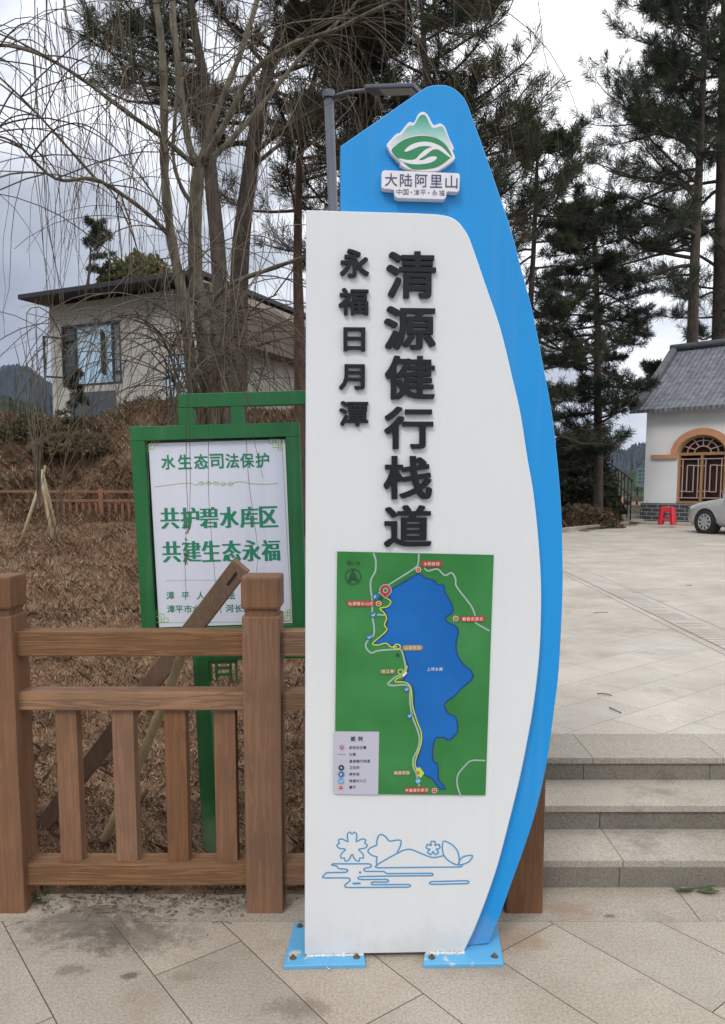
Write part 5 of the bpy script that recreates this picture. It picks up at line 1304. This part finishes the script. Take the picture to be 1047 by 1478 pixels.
def bush(name, label, c, size, n, leaf, seed, mats, weights, stems=8, cat='shrub', group=None, k=3, wl=.35, hollow=.5):
    r = np.random.default_rng(seed); c = Vector(c); t = thing(name, label, cat, c, 0, group)
    lob = r.normal(0, 1, (13, 3)); lob /= np.linalg.norm(lob, axis=1, keepdims=True); lob[:, 2] = np.abs(lob[:, 2])
    d = r.normal(0, 1, (n, 3)); d /= np.linalg.norm(d, axis=1, keepdims=True); d[:, 2] = np.abs(d[:, 2]) - .12
    lump = np.max(np.clip(d @ lob.T, 0, 1) ** 4, 1)
    rr = (hollow + (1 - hollow) * r.random(n) ** .6) * (.45 + .62 * lump)
    P = np.array(c) + d * rr[:, None] * np.array(size); P[:, 2] = np.maximum(P[:, 2], c.z + .02)
    V, T = tri_cloud(P, d * .7, np.full(n, leaf), leaf * wl, k, .6, r, .1)
    clump = np.floor((d[:, 0] * 2.3 + d[:, 1] * 3.1 + d[:, 2] * 2.7) * 1.7).astype(int) % 7
    mi = r.choice(len(mats), n, p=weights); 
    np_mesh('foliage', V, T, np.repeat(mi, k), mats, t)
    s = MB()
    for i in range(stems):
        a = r.uniform(0, 6.28); e = c + Vector((math.cos(a) * size[0] * r.uniform(.2, .8), math.sin(a) * size[1] * r.uniform(.2, .8), size[2] * r.uniform(.5, .9)))
        s.tube([c, c.lerp(e, .5) + Vector((0, 0, .1 * size[2])), e], [.025, .018, .006], 4, 0, False)
    s.build('stem', M['bark'], t); return t
def shrubs():
    g = 'wild shrubs on the slope'
    SH = [S1, S2, S3, S4]
    data = [((30, 660, 28.6), (2.6, 1.8, 2.0), .45, [.62, .10, .14, .14], 'olive scrub at the left edge above the far picket fence'),
            ((150, 630, 29.3), (2.6, 1.8, 1.9), .45, [.42, .05, .33, .20], 'olive green scrub below the blue curtained window'),
            ((62, 640, 29.8), (1.7, 1.6, 1.7), .4, [.42, .05, .33, .20], 'dark scrub at the foot of the cream house corner'),
            ((215, 605, 28.9), (2.5, 1.6, 2.2), .4, [.42, .05, .33, .20], 'tangled olive scrub under the side window of the cream house'),
            ((300, 620, 25.5), (2.6, 1.8, 1.8), .4, [.30, .2, .4, .10], 'brown scrub at the base of the willow stems'),
            ((385, 600, 24), (2.4, 1.8, 2.2), .4, [.35, .3, .3, .05], 'tall brown scrub left of the guide sign'),
            ((110, 712, 26.2), (1.7, 1.2, 1.0), .4, [.1, .1, .5, .3], 'low dry mound of scrub right of the bamboo stakes')]
    for i, ((px, py, Y), sz, lf, w, lab) in enumerate(data):
        c = AT(px, py, Y); c.z = gz(c.x, c.y)
        bush('shrub', lab, c, sz, 4200, lf * .42, 40 + i, SH, w, 14, 'shrub', g, 3, .16, .45)
    # the tree with a rounded yellow-green crown beyond the house
    S5 = leafmat('broadleaf_light', (0.17, 0.175, 0.075), .3, .35)
    c = AT(200, 392, 46); t = bush('broadleaf_tree', 'rounded yellowish green tree beyond the flat roof', c - Vector((0, 0, 1.5)), (2.9, 2.2, 3.6), 2300, .26, 60, [S5, S4, S1], [.55, .3, .15], 10, 'tree', None, 3, .4, .35)
    b = Vector((c.x, c.y, gz(c.x, c.y))); MB().tube([b, c - Vector((0, 0, 1.2))], [.22, .14], 8).build('trunk', M['bark'], t)
    # the dark bank right of the sign
    g2 = 'shrubs on the bank by the plaza'
    data = [((836, 735, 23.6), (1.35, 1.0, 1.0), .30, [.10, .15, .75], 'low rusty brown hedge behind the kerb beside the guide sign'),
            ((866, 738, 24.7), (.75, .75, .8), .30, [.15, .25, .60], 'rusty brown hedge behind the kerb below the layered conifer'),
            ((832, 700, 25.6), (1.7, 1.2, 2.0), .40, [.1, .85, .05], 'tall dark shrub beside the right edge of the guide sign'),
            ((860, 700, 26.6), (1.0, 1.0, 2.0), .40, [.15, .82, .03], 'dark shrub under the layered conifer'),
            ((825, 650, 28.4), (1.9, 1.4, 3.3), .40, [.1, .85, .05], 'tallest dark thicket just right of the blue panel'),
            ((884, 735, 26.9), (.55, .6, 1.1), .30, [.15, .70, .15], 'small dark shrub left of the stone stairs')]
    for i, ((px, py, Y), sz, lf, w, lab) in enumerate(data):
        c = AT(px, py, Y); c.z = max(gz(c.x, c.y), PZ - .05)
        bush('shrub', lab, c, sz, 4200, lf * .36, 80 + i, [S1, S2, S3], w, 12, 'shrub', g2, 3, .3, .4)
shrubs()

# ---------------------------------------------------------------- the bare weeping willow
def willow():
    r = np.random.default_rng(77); Y0 = 9.6
    b = AT(300, 640, Y0); b.z = gz(b.x, b.y)
    t = thing('willow_tree', 'bare weeping willow with several pale stems and hanging twigs', 'tree', b)
    w = MB(); ends = []
    def limb(px, Y, r0, r1, dy=0.0, tw=1.0):
        P = [AT(x, y, Y + dy * i / max(1, len(px) - 1)) for i, (x, y) in enumerate(px)]
        C_ = crom(P, 5); n = len(C_); w.tube(C_, [.66 * (r0 + (r1 - r0) * (i / (n - 1)) ** .8) * (1 + .10 * math.sin(i * 1.9 + px[0][0]) + .05 * math.sin(i * 4.7)) for i in range(n)], 9, 0, True)
        ends.append((C_, tw)); return C_
    # main stems out of the ground
    limb([(300, 760), (302, 620), (300, 560), (292, 470), (283, 400), (282, 310), (287, 245)], Y0, .17, .115, 0, .15)
    limb([(315, 760), (318, 600), (310, 500), (296, 440), (300, 410)], Y0 + .2, .15, .09, 0, .2)
    limb([(285, 760), (283, 620), (275, 520), (262, 420), (247, 340), (238, 250), (237, 150), (233, 60), (215, -60)], Y0 - .2, .13, .05, -.4, 1)
    limb([(287, 245), (272, 205), (262, 130), (254, 60), (248, -20), (240, -120)], Y0, .075, .04, .3, .9)
    limb([(287, 245), (300, 200), (322, 140), (350, 70), (372, 0), (390, -60)], Y0, .07, .035, .3, 1)
    limb([(292, 235), (330, 170), (365, 105), (420, 65), (480, 45), (540, 15), (600, -10)], Y0, .065, .022, -1.2, 1.4)
    limb([(295, 240), (345, 190), (400, 125), (440, 75), (500, 20), (560, -50)], Y0, .055, .02, .8, 1.2)
    limb([(280, 238), (230, 195), (180, 160), (120, 115), (60, 80), (0, 66), (-70, 80)], Y0, .050, .014, -1.6, 1.5)
    limb([(250, 345), (215, 310), (180, 283), (135, 258), (80, 258), (20, 205), (-40, 190)], Y0 - .3, .045, .012, -2.2, 1.5)
    limb([(140, 260), (100, 215), (50, 160), (0, 112), (-50, 70)], Y0 - 1.2, .026, .010, -.8, 1.2)
    limb([(282, 300), (262, 270), (250, 220), (256, 120), (246, 20)], Y0 + .3, .045, .025, .2, .8)
    limb([(300, 455), (315, 425), (345, 405), (400, 385), (445, 368), (520, 330)], Y0 - .4, .05, .028, -.8, .5)
    limb([(300, 420), (282, 425), (268, 450), (262, 490)], Y0 - .3, .02, .012, -.3, .4)
    limb([(310, 560), (340, 480), (372, 440), (400, 425)], Y0, .03, .012, -.5, .7)
    limb([(262, 560), (230, 480), (180, 455), (130, 480), (95, 520)], Y0 - .5, .02, .008, -1.0, .8)
    limb([(265, 540), (240, 490), (200, 470)], Y0 - .2, .02, .008, -.4, .8)
    for k in range(30):                            # suckers and broken shoots round the base
        x = r.uniform(250, 375); limb([(x, 700), (x + r.uniform(-12, 12), 580), (x + r.uniform(-25, 35), 500), (x + r.uniform(-60, 70), r.uniform(380, 460))], Y0 - r.uniform(.1, .9), .018, .006, -r.uniform(0, .8), .5)
    w.build('trunk', M['wbark'], t)
    # twigs: leave the limb upward and outward, arch over and hang
    tw = MB(); allp = [(c, q) for c, q in ends]
    N = 300
    wt = np.array([q * len(c) for c, q in allp]); wt = wt / wt.sum()
    for i in range(N):
        c, q = allp[r.choice(len(allp), p=wt)]; k = int(r.uniform(.35, 1) * (len(c) - 1)); p = c[k].copy()
        a = r.uniform(0, 2 * math.pi); up = r.uniform(-.2, 1.0)
        d = Vector((math.cos(a), math.sin(a) * .9, up)).normalized()
        L = r.uniform(.9, 3.6) * (1.25 if r.random() < .3 else 1); m = 15; st = L / m; pts = [p]; grav = r.uniform(.10, .30)
        for s in range(m):
            d = (d + Vector((r.normal(0, .07), r.normal(0, .07), -grav * (.5 + s / m) + r.normal(0, .03)))).normalized()
            nx = pts[-1] + d * st
            if nx.z < 0.9: break
            pts.append(nx)
        if len(pts) < 4: continue
        r0 = r.uniform(.005, .0105); tw.tube(pts, [r0 * (1 - .7 * s / len(pts)) for s in range(len(pts))], 3, int(r.random() < .4), False)
        for e in range(r.integers(0, 4)):
            j = r.integers(2, len(pts) - 1); d2 = (pts[j] - pts[j - 1]).normalized() + Vector(r.normal(0, .5, 3)); q2 = [pts[j]]
            for s in range(6):
                d2 = (d2.normalized() + Vector((r.normal(0, .06), r.normal(0, .06), -.22))).normalized(); q2.append(q2[-1] + d2 * L * .07)
            tw.tube(q2, [r0 * .55 * (1 - .6 * s / 6) for s in range(7)], 3, int(r.random() < .4), False)
    # long curtains of twigs hanging from above the frame
    for i in range(85):
        z = r.random()
        px = r.uniform(5, 175) if z < .50 else (r.uniform(175, 440) if z < .86 else r.uniform(440, 780))
        Y = r.uniform(5.2, 11.0); p = AT(px, r.uniform(-140, 120), Y); end = r.uniform(250, 600) if px < 440 else r.uniform(90, 300)
        if px < 60: end += 120
        zl = AT(px, end, Y).z; L = p.z - zl; m = 10; sway = r.normal(0, .22); s2 = r.uniform(-.35, .35); fwd = r.normal(0, .15)
        pts = [p + Vector((sway * (s / m) ** 1.6 * 1.2 + s2 * math.sin(s / m * 2.6) * .6, fwd * s / m, -L * s / m)) + Vector(r.normal(0, .012, 3)) for s in range(m + 1)]
        r0 = r.uniform(.004, .0065) * Y / 8; tw.tube(pts, [r0 * (1 - .65 * s / m) for s in range(m + 1)], 3, int(r.random() < .45), False)
    # the few strands that hang in front of the notice board
    for L in ([(272, 540), (270, 610), (269, 680), (271, 740), (267, 800), (269, 858)], [(274, 540), (274, 620), (275, 700), (272, 770)], [(300, 560), (301, 640), (302, 725), (312, 850)], [(345, 500), (352, 570), (356, 640), (360, 700), (372, 790), (370, 830)],
              [(335, 480), (350, 545), (364, 600), (376, 632)], [(346, 500), (358, 570), (374, 610)], [(330, 470), (352, 560), (368, 640), (380, 690)], [(322, 500), (262, 560), (250, 590)]):
        P = crom([AT(x, y, 2.88 + .02 * (i % 3)) for i, (x, y) in enumerate(L)], 4)
        tw.tube(P, [.0016 * (1 - .5 * s / len(P)) for s in range(len(P))], 4, 1, False)
        top = P[0]; up = [top, top + Vector((r.normal(0, .1), .5, .6)), top + Vector((r.normal(0, .3), 2.2, 2.0)), top + Vector((r.normal(0, .5), 4.0, 2.6))]
        tw.tube(crom(up, 5), .0022, 3, 1, False)
    tw.build('twigs', [M['twig'], M['twigr']], t)
    # dry leaves left on the strand in front of the notice
    lf = MB()
    for i in range(26):
        p = AT(r.normal(270, 4), r.uniform(740, 812), 2.87); a = Vector(r.normal(0, 1, 3)).normalized() * r.uniform(.012, .03); b2 = Vector(r.normal(0, 1, 3)).normalized() * .005
        a.z -= .012; lf.add([p, p + a * .5 + b2, p + a, p + a * .5 - b2], [(0, 1, 2, 3)])
    lf.build('dry_leaves', S3, t)
    # young trees by the stakes
    y = AT(55, 720, 17); y.z = gz(y.x, y.y); t2 = thing('sapling', 'thin pale young tree tied to bamboo stakes near the far fence', 'tree', y)
    s = MB()
    for k in range(7):
        x1 = r.uniform(30, 75); P = crom([AT(57 + r.normal(0, 1.5), 735, 17), AT(56 + (x1 - 56) * .3, 660, 17), AT(x1, r.uniform(480, 600), 17 + r.normal(0, .3)), AT(x1 + r.normal(0, 8), r.uniform(420, 500), 17)], 4)
        s.tube(P, [.035 * (1 - .85 * i / len(P)) if k == 0 else .016 * (1 - .7 * i / len(P)) for i in range(len(P))], 4, 0, False)
    s.build('stem', M['wbark'], t2)
willow()

# ---------------------------------------------------------------- dry grass
def dry_grass():
    r = np.random.default_rng(21); Vs, Ts, Ms = [], [], []; off = 0
    for (n, y0, y1, x0, x1, ln, wd, up, pw) in ((120000, YF + .17, 4.6, -2.6, .5, .046, .0017, 1.0, 1.0), (190000, 4.3, 9.0, -5.2, .9, .054, .0022, 1.6, 1.2), (215000, 8.5, 24, -13, 3.6, .105, .0048, 1.7, 1.3), (90000, 23.5, 33, -17, 3, .42, .011, 1.5, 1.0), (4000, 20, 31, 4, 12, .26, .014, .8, 1.0)):
        y = y0 + (y1 - y0) * r.random(n) ** pw; x = x0 + (x1 - x0) * r.random(n)
        if x0 < 3: x = x * np.clip(y / y1 + .25, .3, 1) if y1 < 10 else x
        ok = x < pleft_x(y) - .12
        if x0 > 3: ok = ((x - KA.x) * -KD.y + (y - KA.y) * KD.x > .15) & (x < KB.x + 1)
        x, y = x[ok], y[ok]; clump = vnoise(x, y, 6 / (ln * 12), 5); keep = r.random(len(x)) < .35 + .9 * clump; x, y = x[keep], y[keep]; clump = clump[keep]; m = len(x)
        z = height(x, y) - .004; a = r.uniform(0, 6.28, m); L = ln * r.uniform(.4, 1.7, m) * (.6 + .8 * clump); tilt = np.clip(r.normal(up, .35, m), .03, 1.4)
        d = np.stack([np.cos(a), np.sin(a), tilt], 1); d /= np.linalg.norm(d, axis=1, keepdims=True); s = np.stack([-np.sin(a), np.cos(a), r.normal(0, .5, m)], 1); s /= np.linalg.norm(s, axis=1, keepdims=True)
        p = np.stack([x, y, z + r.random(m) * ln * .35], 1); w = (wd * r.uniform(.4, 1.2, m))[:, None]; mid = p + d * (L * .5)[:, None]; tip = p + d * L[:, None]; tip[:, 2] -= L * r.uniform(.0, .45, m); tip[:, 2] = np.maximum(tip[:, 2], z + .002)
        Vs.append(np.stack([p - s * w * .6, p + s * w * .6, mid + s * w, tip, mid - s * w], 1).reshape(-1, 3)); Ts.append(np.arange(m * 5).reshape(-1, 5) + off); off += m * 5
        far = (y > 23); pr = np.where(clump > .55, 0, 1); base = r.choice(5, m, p=[.30, .30, .12, .08, .20]); base2 = r.choice(5, m, p=[.42, .18, .16, .20, .04])
        patch = vnoise(x, y, .9 if y1 < 10 else .35, 12); dark = r.random(m) < np.clip((patch - .5) * 1.6, 0, .8); pale = r.random(m) < np.clip((.42 - patch) * 1.8, 0, .6)
        base = np.where(dark, r.choice([1, 4], m), np.where(pale, r.choice([0, 2, 3], m, p=[.5, .3, .2]), base))
        Ms.append(np.where(far, base2, base))
    # tufts of longer stalks standing out of the litter
    for (n, y0, y1, x0, x1, ln, wd) in ((60, 3.1, 4.6, -2.0, .3, .11, .0010), (80, 4.6, 9.5, -5.0, .6, .13, .0016), (130, 9.5, 24, -12, 1.2, .24, .0035), (220, 24, 31, -15, -2, .60, .008)):
        cx = x0 + (x1 - x0) * r.random(n); cy = y0 + (y1 - y0) * r.random(n); ok = cx < pleft_x(cy) - .3; cx, cy = cx[ok], cy[ok]; k = 7; m = len(cx) * k
        x = np.repeat(cx, k) + r.normal(0, ln * .5, m); y = np.repeat(cy, k) + r.normal(0, ln * .5, m); z = height(x, y) - .005; a = r.uniform(0, 6.28, m); tl = r.uniform(.1, .8, m); L = ln * r.uniform(.5, 1.3, m)
        d = np.stack([np.cos(a) * tl, np.sin(a) * tl, np.ones(m)], 1); d /= np.linalg.norm(d, axis=1, keepdims=True); s = np.stack([-np.sin(a), np.cos(a), np.zeros(m)], 1); p = np.stack([x, y, z], 1); w = wd * np.ones((m, 1))
        mid = p + d * (L * .55)[:, None]; tip = p + d * L[:, None] + np.stack([np.cos(a) * L * .25, np.sin(a) * L * .25, -L * .12], 1)
        Vs.append(np.stack([p - s * w * .6, p + s * w * .6, mid + s * w, tip, mid - s * w], 1).reshape(-1, 3)); Ts.append(np.arange(m * 5).reshape(-1, 5) + off); off += m * 5; Ms.append(np.repeat(r.choice([0, 1, 2, 3], len(cx), p=[.4, .25, .2, .15]), k))
    o = np_mesh('dry_grass', np.concatenate(Vs), np.concatenate(Ts), np.concatenate(Ms), [D1, D2, D3, D4, D5]); tag(o, 'dry brown grass and fern litter covering the slope', 'grass', kind='stuff')
dry_grass()

# ---------------------------------------------------------------- small litter
def litter():
    r = random.Random(4)
    gl = leafmat('fallen_leaf_green', (.10, .14, .06)); 
    p = G(1003, 1286, .004); t = thing('leaf_sprig', 'wilted green leaf sprig lying at the foot of the lowest step', 'leaves', p); mb = MB()
    for i in range(9):
        a = r.uniform(-.5, .5) + (math.pi if i % 3 == 0 else 0); L = r.uniform(.06, .12); d = Vector((math.cos(a), math.sin(a) * .5, r.uniform(.02, .22))).normalized(); s = Vector((-d.y, d.x, r.uniform(-.3, .3))).normalized() * .011; q = p + Vector((r.uniform(-.03, .03), r.uniform(-.015, .015), .004))
        mb.add([q, q + d * L * .45 + s, q + d * L, q + d * L * .45 - s], [(0, 1, 2, 3)])
    mb.build('leaves', gl, t)
    mb = MB(); mb.tube([p + Vector((-.06, 0, .008)), p + Vector((.07, .01, .010))], .003, 5).build('stalk', M['twig'], t)
    p = G(52, 1302, .0); t = thing('weed', 'small green weed growing beside the left fence post', 'plant', p); mb = MB(); wl = leafmat('weed_leaf', (.07, .13, .045))
    for i in range(24):
        a = r.uniform(0, 6.28); L = r.uniform(.018, .04); d = Vector((math.cos(a), math.sin(a), r.uniform(.4, 1.6))).normalized(); s = Vector((-math.sin(a), math.cos(a), 0)) * L * .3; q = p + Vector((r.gauss(0, .016), r.gauss(0, .012), r.uniform(0, .035)))
        mb.add([q, q + d * L * .55 + s, q + d * L, q + d * L * .55 - s], [(0, 1, 2, 3)])
    mb.build('leaves', wl, t); MB().tube([p, p + Vector((.004, 0, .04))], .002, 4).build('stalk', wl, t)
    tm = mat('fallen_twig', (.075, .06, .045), .9, .3, 20)
    L = [((862, 1001), (883, 1004), PZ, 'nearest dark twig lying on the plaza right of the blue panel'), ((880, 1021), (897, 1029), PZ, 'pale bent twig on the plaza just above the top step'), ((858, 884), (878, 884), PZ, 'thin straight twig on the plaza left of the drain slots'),
         ((990, 845), (999, 845), PZ, 'single dark leaf scrap far out on the plaza'), ((470, 1394), (476, 1398), 0, 'pale scrap between the two blue foot plates')]
    for i, (a, b, z, lab) in enumerate(L):
        A_, B_ = G(*a, z + .004), G(*b, z + .004); mid = A_.lerp(B_, .5) + Vector((r.uniform(-.01, .01), r.uniform(-.02, .02), .004))
        o = MB().tube(crom([A_, mid, B_], 4), .0022 if z == 0 else .0032, 5).build('twig', tm if i < len(L) - 1 else M['mortar']); tag(o, lab, 'twig', 'twigs lying on the paving')
    # soil, roots and grit spilling under the bottom rail
    gm_ = MB(); rr = np.random.default_rng(9)
    for i in range(420):
        x = rr.uniform(AT(42, 1290, YF).x, AT(352, 1290, YF).x) if i < 330 else rr.uniform(-1.2, .3); y = YF + .10 + rr.normal(0, .05) - abs(rr.normal(0, .05)) * (i % 3 == 0); s = abs(rr.normal(.0, .0028)) + .0010
        gm_.box((x, y, s * .2), (s * 1.7, s * 1.3, s * .7), 0, int(rr.random() < .5), Matrix.Rotation(rr.uniform(0, 3), 3, 'Z'))
    for i in range(110):
        x = rr.uniform(AT(60, 1290, YF).x, AT(350, 1290, YF).x); y = YF + .06 + rr.normal(0, .05); a = rr.uniform(0, 6.28); L_ = rr.uniform(.03, .10)
        gm_.tube([(x, y, .004), (x + math.cos(a) * L_ * .5, y + math.sin(a) * L_ * .25, .012), (x + math.cos(a) * L_, y + math.sin(a) * L_ * .5, .004)], .0013, 3, 1)
    o = gm_.build('soil_litter', [mat('soil_grit', (.13, .10, .075), .95), mat('soil_straw', (.17, .12, .075), .9)]); tag(o, 'crumbs of soil and straw spilled under the fence rail', 'soil', kind='stuff')
litter()

# ---------------------------------------------------------------- the damp air that turns the far ridges blue
def haze():
    m = bpy.data.materials.new('damp_air'); m.use_nodes = True; n = m.node_tree.nodes; l = m.node_tree.links
    n.remove(n['Principled BSDF']); v = n.new('ShaderNodeVolumePrincipled'); v.inputs['Color'].default_value = (.66, .76, .95, 1); v.inputs['Density'].default_value = HAZE
    l.new(v.outputs[0], n['Material Output'].inputs['Volume'])
    o = MB().box((0, 1150, 125), (7000, 4300, 256)).build('haze', m); o['kind'] = 'stuff'
HAZE = .00010
haze()
